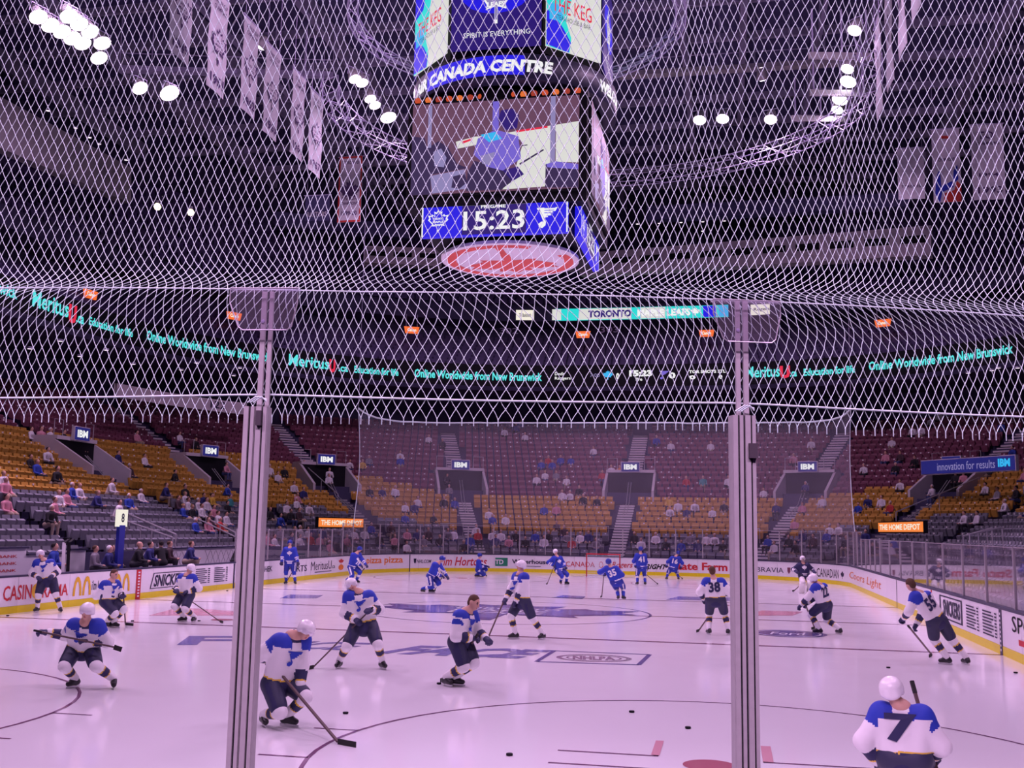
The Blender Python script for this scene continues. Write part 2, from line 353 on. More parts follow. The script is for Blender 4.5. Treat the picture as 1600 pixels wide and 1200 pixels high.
# maple leaf outline used by the crests and banners
LEAF = [(0, 1), (.16, .72), (.40, .82), (.34, .42), (.58, .58), (.66, .44), (1, .50), (.88, .22), (1, .08), (.58, -.28), (.64, -.46), (.10, -.36), (.10, -.95), (-.10, -.95), (-.10, -.36), (-.64, -.46), (-.58, -.28), (-1, .08), (-.88, .22), (-1, .50), (-.66, .44), (-.58, .58), (-.34, .42), (-.40, .82), (-.16, .72)]
NOTE = [(-.95, .75), (1, .75), (.78, .42), (.5, .42), (.62, .26), (.32, .24), (.42, .08), (.02, .06), (.12, -.06), (-.34, -.1), (-.08, -.45), (-.12, -.75), (-.42, -.98), (-.75, -.88), (-.78, -.6), (-.5, -.42), (-.3, -.48), (-.72, .45), (-.6, .58), (-.9, .58)]
b = MB(); b.add([(x*4.3-.2, HY+y*3.5, Z1+.002) for x, y in LEAF], [tuple(range(len(LEAF)))]); b.build('centre_crest', I_db, floor)
b = MB(); b.add([(x*3.6-.2, HY+y*2.7, Z1+.004) for x, y in LEAF], [tuple(range(len(LEAF)))]); b.build('crest_field', I_b, floor)
b = MB()
for i, t in enumerate(('TORONTO', 'MAPLE', 'LEAFS')): text_flat(b, t, (-2.0+.3*(i > 0), HY+.7-.85*i, Z1+.006), (1, 0, 0), (0, 1, 0), 3.6-.6*(i > 0), .65)
b.build('crest_lettering', I_w, floor)
# big letters and shield in front of the near blue line
def ice_text(t, pa, pb, H, m, shear=0., bold=.03):
    A, Bq = at(*pa, Z=0), at(*pb, Z=0); b = MB(); W = np.linalg.norm(Bq-A); ex = (Bq-A)/W; ey = np.array([-ex[1], ex[0], 0])
    text_flat(b, t, A+np.array([0, 0, Z1+.001]), ex, ey, W, H, 0, shear, bold); return b
ice_text('F', (276, 1008), (360, 1008), 1.9, 0).build('ice_lettering', I_b, floor)
ice_text('ICE', (430, 1013), (560, 1017), 1.55, 0, .5).build('ice_lettering', I_b, floor)
ice_text('FACE', (585, 1021), (850, 1031), 1.75, 0, .55, .05).build('ice_lettering', I_b, floor)
b = MB(); A = at(825, 1033, Z=0); Bp = at(1003, 1040, Z=0)
def ice_quad(b, pts, z, mi=0, wd=None):
    Q = [at(*p, Z=0)+np.array([0, 0, z]) for p in pts]
    if wd is None: b.add(Q, [tuple(range(len(Q)))[::-1]], mi)
    else:
        for i in range(len(Q)): b.bar(Q[i], Q[(i+1) % len(Q)], wd, .002, mi=mi)
ice_quad(b, [(838, 1034), (866, 1017), (1015, 1023), (998, 1039)], Z1, 0, .10)
b.build('shield_border', I_db, floor)
b = MB(); A = at(868, 1033, Z=0); W = np.linalg.norm(at(990, 1036, Z=0)-A); ex = (at(990, 1036, Z=0)-A)/W
ey = np.array([-ex[1], ex[0], 0])
def ell_ring(r0, r1, n=40):
    v = []
    for k in range(n+1):
        t = 2*math.pi*k/n
        for r in (r0, r1): v.append(A+ex*W*(.5+.5*r*math.cos(t))+ey*(.66+.62*r*math.sin(t))+np.array([0, 0, Z1]))
    b.add(v, [(2*k, 2*k+1, 2*k+3, 2*k+2) for k in range(n)])
ell_ring(.86, 1.0); ell_ring(.68, .74)
text_flat(b, 'NHLPA', A+ex*W*.22+ey*.36+np.array([0, 0, Z1]), ex, ey, W*.56, .6, 0, 0, .05)
b.build('shield_print', I_br, floor)
# blue oval and red stripes near the benches and right side
c = at(1231, 990, Z=0); b = MB()
ring(b, c[0], c[1], 0, 1.0, Z1, n=32); b.build('ice_badge', I_db, floor)
b = MB(); ring(b, c[0], c[1], .80, .86, Z1+.002, n=32)
text_flat(b, 'Ford', (c[0]-.48, c[1]-.42, Z1+.002), (1, 0, 0), (0, 1, 0), .96, .8, 0, .3); b.build('badge_lettering', I_w, floor)
for pts in (((232, 962), (280, 949), (365, 955), (365, 962)), ((1165, 962), (1190, 954), (1255, 956), (1238, 962))):
    b = MB(); ice_quad(b, pts, Z1); b.build('ice_advert', I_p, floor)
for pts in (((437, 935), (452, 929), (505, 930), (495, 935)), ((862, 934), (880, 930), (915, 932), (910, 936)), ((1040, 937), (1060, 932), (1150, 934), (1150, 939))):
    b = MB(); ice_quad(b, pts, Z1); b.build('ice_advert', I_b, floor)
# ---------------------------------------------------------------- dasher boards with their adverts
BP = Path(0)
boards = thing('dasher_boards', 'white rink boards with yellow kick strip and sponsor lettering round the ice', 'rink boards', (0, 0, 0))
PW = 2.44; npan = int(BP.L/PW)
adv = {}
def strip(s0, s1, z0, z1, t0, t1, n=5):
    """a bent slab following the boards; t = distance outside the ice edge"""
    r = BP.pos(np.linspace(s0, s1, n)); mb = MB(); V = []
    for z in (z0, z1):
        for t in (t0, t1): V.append(np.c_[r[:, 0]+r[:, 2]*t, r[:, 1]+r[:, 3]*t, np.full(n, z)])
    V = np.concatenate(V); F = []
    for k in range(n-1):
        a, b_, c_, d_ = k, n+k, 2*n+k, 3*n+k
        F += [(a, c_, c_+1, a+1), (b_, b_+1, d_+1, d_), (c_, d_, d_+1, c_+1), (a, a+1, b_+1, b_)]
    F += [(0, n, 3*n, 2*n), (n-1, 3*n-1, 4*n-1, 2*n-1)]
    return mb.add(V, F)
panels = []
for i in range(npan):
    s0, s1 = i*PW, (i+1)*PW if i < npan-1 else BP.L
    p = strip(s0+.006, s1-.006, .205, 1.01, 0, .12).build('board_panel', M['white'], boards); panels.append(p)
    strip(s0+.003, s1-.003, .0, .20, -.006, .12).build('kick_strip', M['yellow'], boards)
    strip(s0, s1, 1.01, 1.06, -.02, .20).build('cap_rail', M['cap'], boards)
def panel_at(s): return panels[min(npan-1, max(0, int(s/PW)))]
def ad(t, px0, px1, z0, h, m, shear=0., bold=.012, side=None, name='advert_lettering', inset=.012):
    b = MB(); s0, s1 = text_on(b, BP, t, px0, px1, z0, h, 0, shear, bold, inset, side)
    return b.build(name, M[m], panel_at((s0+s1)/2))
def ad_poly(polys, px0, px1, z0, h, m, side=None, name='advert_print', inset=.012):
    s0, s1 = BP.at_px(px0, z0+h/2, side), BP.at_px(px1, z0+h/2, side); b = MB()
    for P in polys: on_path(b, BP, np.array([(x*(s1-s0), y*h) for x, y in P]), s0, z0, inset, 0, [tuple(range(len(P)))])
    return b.build(name, M[m], panel_at((s0+s1)/2))
def box_poly(x0, y0, x1, y1): return [(x0, y0), (x1, y0), (x1, y1), (x0, y1)]
def frame_polys(wx, wy): return [box_poly(0, 0, 1, wy), box_poly(0, 1-wy, 1, 1), box_poly(0, wy, wx, 1-wy), box_poly(1-wx, wy, 1, 1-wy)]
def arch(x): return [[(x+.5*(1-math.cos(a))*.46, .02+math.sin(a)*.96) for a in np.linspace(0, math.pi, 9)]+[(x+.23+.12*math.cos(a), .02+math.sin(a)*.72) for a in np.linspace(0, math.pi, 9)]]
ad('CASIN', 5, 46, .36, .42, 'red', side='l'); ad('RAMA', 68, 108, .36, .36, 'red', side='l')
ad_poly([[(.5+.5*math.cos(a), .5+.5*math.sin(a)) for a in np.linspace(0, 6.28, 20, endpoint=False)]], 48, 63, .34, .46, 'goldp', 'l')
for a, b_ in ((114, 140), (178, 202)): ad_poly(arch(0)+arch(.5), a, b_, .30, .62, 'goldp', 'l')
ad("i'm lovin' it", 143, 174, .45, .3, 'navy', side='l')
ad('SNICKERS', 239, 288, .36, .42, 'navy', .25, .03, side='l'); ad_poly([[(x+.08*y, y) for x, y in P] for P in frame_polys(.02, .05)], 233, 293, .30, .55, 'navy', 'l')
def columns(px0, px1, side):
    ad_poly([box_poly(c*.55+j*.02, .88-.125*k, c*.55+.27+(.06 if k % 3 else .0), .94-.125*k) for c in (0, 1) for j in (0,) for k in range(8)], px0, px1, .32, .6, 'navy', side)
    ad_poly([box_poly(c*.55+.36, .88-.125*k, c*.55+.42, .94-.125*k) for c in (0, 1) for k in range(8)], px0, px1, .32, .6, 'navy', side)
columns(306, 358, 'l')
ad('HOME CHEK', 386, 424, .55, .24, 'navy', side='l'); ad('SPORTS', 444, 479, .42, .3, 'navy', side='l')
ad('MeritusU', 486, 517, .42, .42, 'navy', bold=.0); ad('.ca', 518, 522, .44, .14, 'navy'); ad_poly([box_poly(0, 0, 1, 1)], 490, 518, .30, .035, 'navy')
ad_poly([[(.5+.5*x, .75+.25*y) for x, y in LEAF]], 530, 536, .3, .6, 'red'); ad_poly([[(.5+.5*math.cos(a), .25+.25*math.sin(a)) for a in np.linspace(0, 6.28, 14, endpoint=False)]], 530, 536, .3, .6, 'orange')
ad('pizza pizza', 574, 632, .42, .46, 'orange', bold=.02)
ad('NHL.COM', 652, 672, .5, .2, 'navy', .3); ad_poly([[(.1, 1), (.9, 1), (.8, .3), (.5, 0), (.2, .3)]], 644, 650, .46, .3, 'navy')
ad('Tim Hortons', 684, 764, .34, .52, 'red', .25)
ad_poly([box_poly(0, 0, 1, 1)], 775, 791, .34, .50, 'green'); ad('TD', 777, 789, .45, .28, 'white', bold=.03, inset=.022)
ad('Waterhouse', 798, 857, .50, .26, 'navy', bold=.03); ad_poly([box_poly(0, 0, 1, 1)], 818, 847, .34, .03, 'navy')
ad('AIR CANADA', 864, 932, .40, .30, 'red', bold=.0); ad_poly([[(.5+.5*math.cos(a), .5+.5*math.sin(a)) for a in np.linspace(0, 6.28, 20, endpoint=False)]], 935, 944, .36, .38, 'red')
ad_poly([[(.5+.4*math.cos(a), .5+.4*math.sin(a)) for a in np.linspace(0, 6.28, 20, endpoint=False)]], 935, 944, .36, .38, 'white', inset=.018)
ad('Rogers', 957, 992, .32, .42, 'red', .3); ad('BRIGHT', 1000, 1040, .36, .30, 'black', .4, .03)
ad('State Farm', 1052, 1136, .36, .46, 'red', bold=.03)
ad('BRAVIA', 1184, 1224, .40, .28, 'navy', bold=0.); ad_poly([[(.05, 1), (.95, 1), (.9, .35), (.5, 0), (.1, .35)]], 1230, 1237, .36, .36, 'maroon')
ad('CANADIAN', 1274, 1312, .32, .46, 'black', bold=.0, side='r'); ad_poly([[(.5+.5*x, .5+.5*y) for x, y in LEAF]], 1313, 1319, .32, .42, 'navy', 'r')
ad('Coors Light', 1327, 1377, .34, .44, 'orange', .2, .0, side='r')
ad('SNICKERS', 1473, 1501, .40, .44, 'navy', 0., .03, side='r'); ad_poly(frame_polys(.05, .06), 1470, 1504, .30, .64, 'navy', 'r')
columns(1509, 1560, 'r')
ad('SPORT', 1583, 1640, .60, .34, 'black', bold=0., side='r'); ad_poly([box_poly(0, 0, 1, 1)], 1592, 1640, .36, .12, 'red', 'r')
# line colours carried up the boards
def upright(px, side, w_, m, y, dots=False):
    s = BP.at_px(px, .5, side); q = BP.pos(s); b = strip(s-w_/2, s+w_/2, .0, 1.0, -.012, -.004, 2); o = b.build('line_marker', M[m], panel_at(s))
    if dots:
        b = MB()
        for k in range(9): on_path(b, BP, np.array([(-w_*.2, 0), (w_*.2, 0), (w_*.2, .05), (-w_*.2, .05)]), s, .08+k*.1, .02, 0, [(0, 1, 2, 3)])
        b.build('marker_checks', M['white'], panel_at(s))
upright(213, 'l', .30, 'red', 30.48, True); upright(367, 'l', .12, 'cap', 38.1); upright(1566, 'r', .22, 'cap', 22.86, True); upright(1401, 'r', .06, 'cap', 38.1); upright(640, None, .07, 'cap', 0); upright(1455, 'r', .16, 'red', 30.48)
# ---------------------------------------------------------------- glass above the boards
glass = thing('rink_glass', 'tall clear glass panes in thin metal posts above the far and right boards', 'rink glass', (0, 0, 0))
sb = BP.at_px(372, 1.1, 'l')
def glass_run(sa, sz, W=1.55):
    n = int((sz-sa)/W)
    for i in range(n+1):
        s = sa+i*(sz-sa)/n; q = BP.pos(s); yy = q[1]; H = 2.75 if yy > 50 else 2.42
        b = MB(); b.box((q[0]+q[2]*.09, q[1]+q[3]*.09, 1.06+(H-1.06)/2), (.055, .055, H-1.06), math.atan2(q[3], q[2])); b.build('glass_post', M['steel'], glass)
        if i < n:
            s2 = s+(sz-sa)/n; r = BP.pos(s2); b = MB()
            A = np.array([q[0]+q[2]*.09, q[1]+q[3]*.09, 1.06]); B2 = np.array([r[0]+r[2]*.09, r[1]+r[3]*.09, 1.06]); d = (B2-A)/np.linalg.norm(B2-A)
            A = A+d*.03; B2 = B2-d*.03; up = np.array([0, 0, H-.02-1.06])
            b.add([A, B2, B2+up, A+up], [(0, 1, 2, 3)]); b.build('glass_pane', M['glass'], glass)
            b = MB(); b.bar(A+up, B2+up, .02, .02); b.build('glass_edge', M['rail'], glass)
se = BP.at_px(1372, 1.1, 'r'); glass_run(sb, se); glass_run(se+.02, BP.L-2., 2.44)
# ---------------------------------------------------------------- lower bowl
NR = 27
def rowR(r): return 1.6+.85*r
def rowZ(r): return .15+.36*r if r <= 12 else .15+.36*12+.43*(r-12)
prof = []; 
for r in range(NR):
    prof += [(rowR(r), rowZ(r-1) if r else .0), (rowR(r), rowZ(r))]
prof.append((rowR(NR), rowZ(NR-1))); prof.append((rowR(NR), 13.4))
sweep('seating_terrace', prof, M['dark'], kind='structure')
def zone(q):
    """number of grey rows and the row where maroon starts, by place on the bowl"""
    x, y, nx, ny = q
    k = 0. if abs(nx) < .38 else min(1, (abs(nx)-.38)/.5)
    return 5+round(4*k), 12+round(6*k*(1 if nx < 0 else .8))
AISLES = []
def cornpt(ang, R, side): # ang from +Y, degrees
    cx = side*(HX-CR); a = math.radians(ang); n = np.array([side*math.sin(a), math.cos(a)]); return np.array([cx, 2*HY-CR])+n*(CR+R), n
for spec in (('x', 0), ('c', 21, -1), ('c', 21, 1), ('c', 47, -1), ('c', 47, 1), ('c', 71, -1), ('c', 71, 1), ('y', 47.6, -1), ('y', 34, -1)):
    def f(R, spec=spec):
        if spec[0] == 'x': return np.array([spec[1], 2*HY+R]), np.array([0, 1.])
        if spec[0] == 'c': return cornpt(spec[1], R, spec[2])
        return np.array([spec[2]*(HX+R), spec[1]]), np.array([spec[2], 0.])
    AISLES.append(f)
def near_aisle(x, y, R, r):
    for i, f in enumerate(AISLES):
        p, n = f(R); t = abs((x-p[0])*(-n[1])+(y-p[1])*n[0])
        if np.dot(np.array([x, y])-p, n) < -3 or np.dot(np.array([x, y])-p, n) > 3: continue
        wd = .85 if r < 12 else (2.0 if r < 17 and i != 8 else .85)
        if t < wd: return True
    return False
def in_frame(X, m=40):
    d = np.asarray(X)-CAM
    if d@FWD < 2: return False
    u = proj(X); return -m < u[0] < 1600+m and -m < u[1] < 1240
SEAT = []                              # (x, y, z, angle, zone, row)
for r in range(NR):
    R = rowR(r)+.52; pth = Path(R, 14, 14); n = int(pth.L/.56)
    Q = pth.pos(np.arange(n)*.56+.2)
    for q in Q:
        if q[0] < -12 and q[1] < 54 and r < 2: continue
        X = (q[0], q[1], rowZ(r)+.6)
        if not in_frame(X): continue
        if near_aisle(q[0], q[1], R, r): continue
        g, mz = zone(q); SEAT.append((q[0], q[1], rowZ(r), math.atan2(q[3], q[2]), 0 if r < g else 1 if r < mz else 2, r))
# seat template: local +x points up the stand
def seat_parts():
    a = MB(); a.obox((.10, 0, .62), (.035, 0, -.008), (0, .222, 0), (.05, 0, .235))
    b = MB(); b.obox((-.08, 0, .50), (.045, 0, .03), (0, .215, 0), (-.045, 0, .19))
    c = MB(); c.box((0.04, .255, .33), (.34, .03, .08)); c.box((.06, .255, .16), (.05, .04, .32))
    d = MB(); d.obox((.088, 0, .78), (.012, 0, .0), (0, .05, 0), (0, 0, .04))
    return a, b, c, d
TP = seat_parts()
def arr(mb): return np.concatenate(mb.v), mb.f
def depth(q): return (np.array([q[0], q[1], q[2]+.6])-CAM)@FWD
left_front = sorted([s for s in SEAT if s[0] < -13 and s[5] < 9], key=depth)[:290]
lf = set(left_front)
seat_mesh = {}
def seat_mesh_get(k, z):
    if (k, z) not in seat_mesh:
        me = bpy.data.meshes.new(['backrest', 'seat_pan', 'armrest'][k]); v, f = arr(TP[k]); me.from_pydata(v.tolist(), [], f); me.materials.append([M['grey'], M['gold'], M['maroon']][z] if k < 2 else M['black']); seat_mesh[(k, z)] = me
    return seat_mesh[(k, z)]
ZN = ['grey', 'gold', 'maroon']
for s in left_front:
    t = thing('stadium_seat', '%s folding seat in the %s rows behind the left-hand bench wall' % (ZN[s[4]], 'front' if s[5] < 5 else 'middle'), 'seat', s[:3], '%s folding seats behind the left-hand bench wall, %s rows' % (ZN[s[4]], 'front' if s[5] < 5 else 'middle'))
    t.rotation_euler = (0, 0, s[3])
    for k in range(3):
        o = bpy.data.objects.new(['backrest', 'seat_pan', 'armrest'][k], seat_mesh_get(k, s[4])); COL.objects.link(o); o.parent = t
def seat_mass(name, lst, mats, label, plates=True, flat=False):
    A = [arr(TP[0]), arr(TP[1])] if not flat else [arr(TP[0])]
    V = []; F = []; MI = []; n = 0
    for s in lst:
        a, b = math.cos(s[3]), math.sin(s[3]); jit = random.uniform(-.012, .012)
        parts = [(v, f, 0) for v, f in A]
        if plates and random.random() < .42: parts.append((*arr(TP[3]), 1))
        for v, f, mi in parts:
            x = v[:, 0]+jit
            V.append(np.c_[s[0]+a*x-b*v[:, 1], s[1]+b*x+a*v[:, 1], s[2]+v[:, 2]])
            for q in f: F.append([i+n for i in q]); MI.append(mi)
            n += len(v)
    me = bpy.data.meshes.new(name); me.from_pydata(np.concatenate(V).tolist(), [], F)
    for m_ in mats: me.materials.append(m_)
    me.polygons.foreach_set('material_index', MI); o = bpy.data.objects.new(name, me); COL.objects.link(o)
    return tag(o, label, 'seats', kind='stuff')
rest = [s for s in SEAT if s not in lf]
for z in range(3):
    seat_mass(ZN[z]+'_seating', [s for s in rest if s[4] == z], [[M['grey'], M['gold'], M['maroon']][z], M['plate']],
              ['mass of dark grey lower seats behind the glass and up the sides', 'mass of gold seats in the middle band of the lower bowl', 'mass of dark maroon seats at the top of the lower bowl'][z])
# stairs, portals, their video boards and rails
def step_run(name, f, r0, r1, wd, m, label):
    t = thing(name, label, 'stairs', (*f(rowR(r0))[0], rowZ(r0)))
    for r in range(r0, r1):
        for h in (0, 1):
            R = rowR(r)+.425*h; p, n = f(R+.2); z = rowZ(r)+(rowZ(r+1)-rowZ(r))*.5*h
            b = MB(); b.box((p[0], p[1], z+.03), (.44, wd, .12), math.atan2(n[1], n[0])); b.build('stair_tread', m, t)
    return t
def video_board(c, n, W, H, label, text='IBM', m='e_signblue'):
    n = np.array([n[0], n[1], 0.]); ex = np.array([n[1], -n[0], 0]); c = np.asarray(c, float)   # n points away from the rink; ex runs to the right as seen
    t = thing('video_board', label, 'screen', c)
    b = MB(); b.obox(c+n*.1, ex*(W/2+.05), n*.09, np.array([0, 0, H/2+.05])); b.build('screen_frame', M['pale'], t)
    b = MB(); b.obox(c-n*.0, ex*W/2, n*.012, np.array([0, 0, H/2])); sc = b.build('screen_face', M[m], t)
    b = MB(); text_flat(b, text, c-n*.02-ex*W*.36-np.array([0, 0, H*.3]), ex, (0, 0, 1), W*.72, H*.6, 0, 0, .045); b.build('screen_lettering', M['e_white'], t)
    return t
PN = ['middle', 'left of the goal', 'right of the goal', 'left corner', 'right corner', 'left of the left post', 'right edge', 'far upper left']
for i, f in enumerate(AISLES):
    side = PN[min(i, 7)]
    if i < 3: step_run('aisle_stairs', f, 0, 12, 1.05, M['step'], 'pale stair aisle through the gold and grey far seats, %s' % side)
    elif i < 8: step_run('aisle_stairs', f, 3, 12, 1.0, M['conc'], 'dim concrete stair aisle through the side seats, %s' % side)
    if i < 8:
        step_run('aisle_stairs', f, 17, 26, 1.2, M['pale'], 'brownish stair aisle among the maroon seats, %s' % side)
    if i == 8: continue
    p, n = f(rowR(12)+.1); n3 = np.array([n[0], n[1], 0]); ex = np.array([n[1], -n[0], 0]); z0 = rowZ(12)-.1; P0 = np.array([p[0], p[1], z0])
    up = np.array([0, 0, 1.])
    t = thing('stand_entrance', 'concrete stand entrance with a dark opening under a video board, %s' % side, 'entrance', P0)
    for sgn, nm in ((-1, 'side_wall'), (1, 'side_wall')):
        b = MB(); b.prism([(0, 0), (3.6, 0), (3.6, 2.5), (2.4, 2.5), (0, 1.05)], P0+ex*sgn*1.75-ex*.09, n3, up, .18); b.build(nm, M['pale'], t)
    b = MB(); b.obox(P0+n3*2.3+up*1.3, ex*1.7, n3*.06, up*1.3); b.build('dark_opening', M['black'], t)
    b = MB(); b.obox(P0+n3*1.1+up*.02, ex*1.7, n3*1.2, up*.05); b.build('landing', M['conc'], t)
    b = MB(); b.obox(P0+n3*2.9+up*2.55, ex*1.8, n3*.75, up*.10); b.build('roof_slab', M['pale'], t)
    for sgn in (-1, 1):
        b = MB(); b.tube([P0+ex*.10*sgn-n3*2.4+up*-.7, P0+ex*.10*sgn-n3*.1+up*.15+up*1.0*0, P0+ex*.10*sgn+n3*1.6+up*1.7], .025, 5); b.build('handrail', M['rail'], t)
    for sgn in (-1, 1): b = MB(); b.tube([P0+ex*1.75*sgn+n3*2.4+up*2.6, P0+ex*1.75*sgn+n3*2.4+up*3.5, P0+ex*1.0*sgn+n3*2.4+up*3.5, P0+ex*1.0*sgn+n3*2.4+up*2.6], .025, 5); b.build('guard_rail', M['rail'], t)
    v = P0+n3*1.9+up*2.85
    video_board(v, n, 1.30, .66, 'small lit blue video board with three white letters, %s' % side)
# stair handrails and centre rails on the two visible far stairs
for i in (0, 1, 2):
    p, n = AISLES[i](rowR(5)); n3 = np.array([n[0], n[1], 0]); ex = np.array([n[1], -n[0], 0]); P0 = np.array([p[0], p[1], rowZ(5)])
    t = thing('stair_rail', 'short steel rail beside the %s far stair aisle at the grey and gold line' % ['middle', 'left', 'right'][i], 'rail', P0)
    b = MB(); b.tube([P0-ex*.7, P0-ex*.7+np.array([0, 0, .9]), P0-ex*2.2+np.array([0, 0, .9]), P0-ex*2.2], .03, 5); b.build('rail_tube', M['rail'], t)
def rail(pa, pb, R0, R1, label, drop=.95, posts=3):
    A = ray_R(*pa, R0); Bq = ray_R(*pb, R1); t = thing('handrail', label, 'handrail', A)
    b = MB(); b.tube([A, Bq, Bq+np.array([0, 0, -.35])], .035, 6); b.build('rail_tube', M['rail'], t)
    for k in range(posts):
        p = A+(Bq-A)*k/(posts-1); b = MB(); b.tube([p, p+np.array([0, 0, -drop])], .025, 5); b.build('rail_post', M['rail'], t)
def ray_R(px, py, R):
    d = FWD+RGT*(px-800)/FOC-UPV*(py-600)/FOC; t = 12.
    while t < 140:
        X = CAM+d*t
        if X[1] > 12 and Rof(X[0], X[1])[0] > R: break
        t += .04
    return X
rail((173, 805), (270, 840), 6.5, 2.6, 'upper steel handrail of the left bench stair, sloping down')
rail((203, 804), (275, 835), 5.8, 2.6, 'second steel handrail of the left bench stair, further along')
rail((303, 808), (375, 842), 6.5, 2.6, 'steel handrail of the stair before the left post')
rail((322, 809), (368, 832), 5.8, 3.0, 'short steel handrail close to the left post')
rail((1505, 838), (1550, 825), 2.6, 4.5, 'lower steel handrail over the right glass'); rail((1515, 835), (1566, 824), 2.6, 5., 'upper steel handrail over the right glass')
rail((478, 728), (528, 772), 14.5, 9.5, 'thin diagonal handrail in the left corner gold seats'); rail((1530, 746), (1400, 800), 13.5, 6., 'long thin diagonal handrail in the right corner seats')
# ---------------------------------------------------------------- upper decks, fascias, roof
RB = 17.0; RBZ = 13.75
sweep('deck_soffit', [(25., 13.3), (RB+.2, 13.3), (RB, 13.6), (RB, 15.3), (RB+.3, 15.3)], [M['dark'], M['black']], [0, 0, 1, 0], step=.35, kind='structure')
cl = [(RB+.3, 15.3), (RB+.3, 14.9)]
for k in range(8): cl += [(RB+.9+.8*k, 14.9+.42*k), (RB+.9+.8*k, 15.3+.42*k)]
cl += [(24.2, 18.3), (24.2, 19.6), (21.5, 19.7), (21.5, 20.9), (21.8, 20.9)]
sweep('seating_terrace', cl, [M['dark'], M['pale']], [0]*(len(cl)-3)+[0, 0], step=.35, kind='structure')
ub = []
for k in range(16): ub += [(21.8+.8*k, 20.5+.62*k), (21.8+.8*k, 20.5+.62*(k+1))]
ub += [(34.8, 30.5), (36, 30.6), (36, 35.)]
sweep('seating_terrace', ub, M['dark'], kind='structure')
US = []
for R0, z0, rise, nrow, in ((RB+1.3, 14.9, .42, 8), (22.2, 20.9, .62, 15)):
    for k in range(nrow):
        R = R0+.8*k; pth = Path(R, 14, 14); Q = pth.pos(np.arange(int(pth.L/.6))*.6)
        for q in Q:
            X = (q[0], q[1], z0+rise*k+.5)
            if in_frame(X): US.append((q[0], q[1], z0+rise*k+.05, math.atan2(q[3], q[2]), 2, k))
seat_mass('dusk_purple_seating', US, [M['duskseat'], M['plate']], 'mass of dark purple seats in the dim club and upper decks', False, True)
ceil = MB(); ceil.box((0, 60, 35.1), (150, 150, .2)); ceil = ceil.build('ceiling', M['roof'], kind='structure')
for x in (-42, -34, -26, -18, -10, -2.5, 4.5, 8.2, 16, 24, 32, 40):
    b = MB(); b.bar((x, 8, 34.2), (x, 128, 34.2), .42, 1.3); b.build('roof_beam', M['beam'], ceil)
for y in range(14, 128, 5):
    b = MB(); b.bar((-60, y, 34.75), (60, y, 34.75), .3, .5); b.build('purlin', M['beam'], ceil)
for x in (-22, -6, 12.5):
    b = MB(); 
    for k in range(34):
        y = 12+k*3.2; b.bar((x, y, 33.6), (x, y+1.6, 31.6), .1, .1); b.bar((x, y+1.6, 31.6), (x, y+3.2, 33.6), .1, .1)
    b.bar((x, 12, 31.5), (x, 122, 31.5), .25, .25); b.build('lattice_girder', M['beam'], ceil)
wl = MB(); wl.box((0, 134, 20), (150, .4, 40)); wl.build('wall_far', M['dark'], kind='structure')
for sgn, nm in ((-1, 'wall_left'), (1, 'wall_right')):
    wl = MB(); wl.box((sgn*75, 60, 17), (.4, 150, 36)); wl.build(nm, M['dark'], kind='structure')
# pale press gondolas and fascias high in the hall
def fascia(pts, thick, label, m='pale', slots=True):
    """pts: top pixel, bottom pixel, depth Y for both ends"""
    (ua, la, Ya), (ub_, lb, Yb) = pts; A1, A0 = at(*ua, Y=Ya), at(*la, Y=Ya); B1, B0 = at(*ub_, Y=Yb), at(*lb, Y=Yb)
    t = thing('gondola', label, 'gondola', A0); d = (B0-A0); d[2] = 0; d /= np.linalg.norm(d); nn = np.array([-d[1], d[0], 0])*thick
    b = MB(); V = [A0, B0, B1, A1]; V = V+[p+nn for p in V]; b.add(V, [(0, 1, 2, 3), (7, 6, 5, 4), (0, 4, 5, 1), (2, 6, 7, 3), (1, 5, 6, 2), (0, 3, 7, 4)]); b.build('fascia_panel', M[m], t)
    if slots:
        b = MB(); L = np.linalg.norm(B0-A0); n = max(3, int(L/2.4))
        for k in range(n):
            f0, f1 = (k+.15)/n, (k+.85)/n
            q = lambda f, g: (A0+(B0-A0)*f)*(1-g)+(A1+(B1-A1)*f)*g-nn/thick*.05
            b.add([q(f0, .42), q(f1, .42), q(f1, .68), q(f0, .68)], [(0, 1, 2, 3)])
        b.build('window_slot', M['black'], t)
    return t
fascia((((905, 396), (905, 430), 80), ((1455, 352), (1455, 398), 73)), 1.2, 'long pale press gondola with dark window slots right of the scoreboard')
fascia((((568, 384), (568, 410), 78), ((690, 388), (690, 416), 80)), 1.2, 'short pale press gondola left of the scoreboard disc', slots=True)
fascia((((-60, 118), (-60, 205), 40), ((205, 262), (205, 318), 60)), .8, 'dull pink-brown sloping fascia high at the left edge', 'conc', slots=False)
fascia((((1010, 322), (1010, 344), 80.5), ((1420, 300), (1420, 322), 74)), 1., 'dim upper fascia with small downlights right of the scoreboard', 'roof', False)
fascia((((430, 330), (430, 352), 76), ((640, 352), (640, 372), 80.5)), 1., 'dim upper fascia left of the scoreboard', 'roof', False)
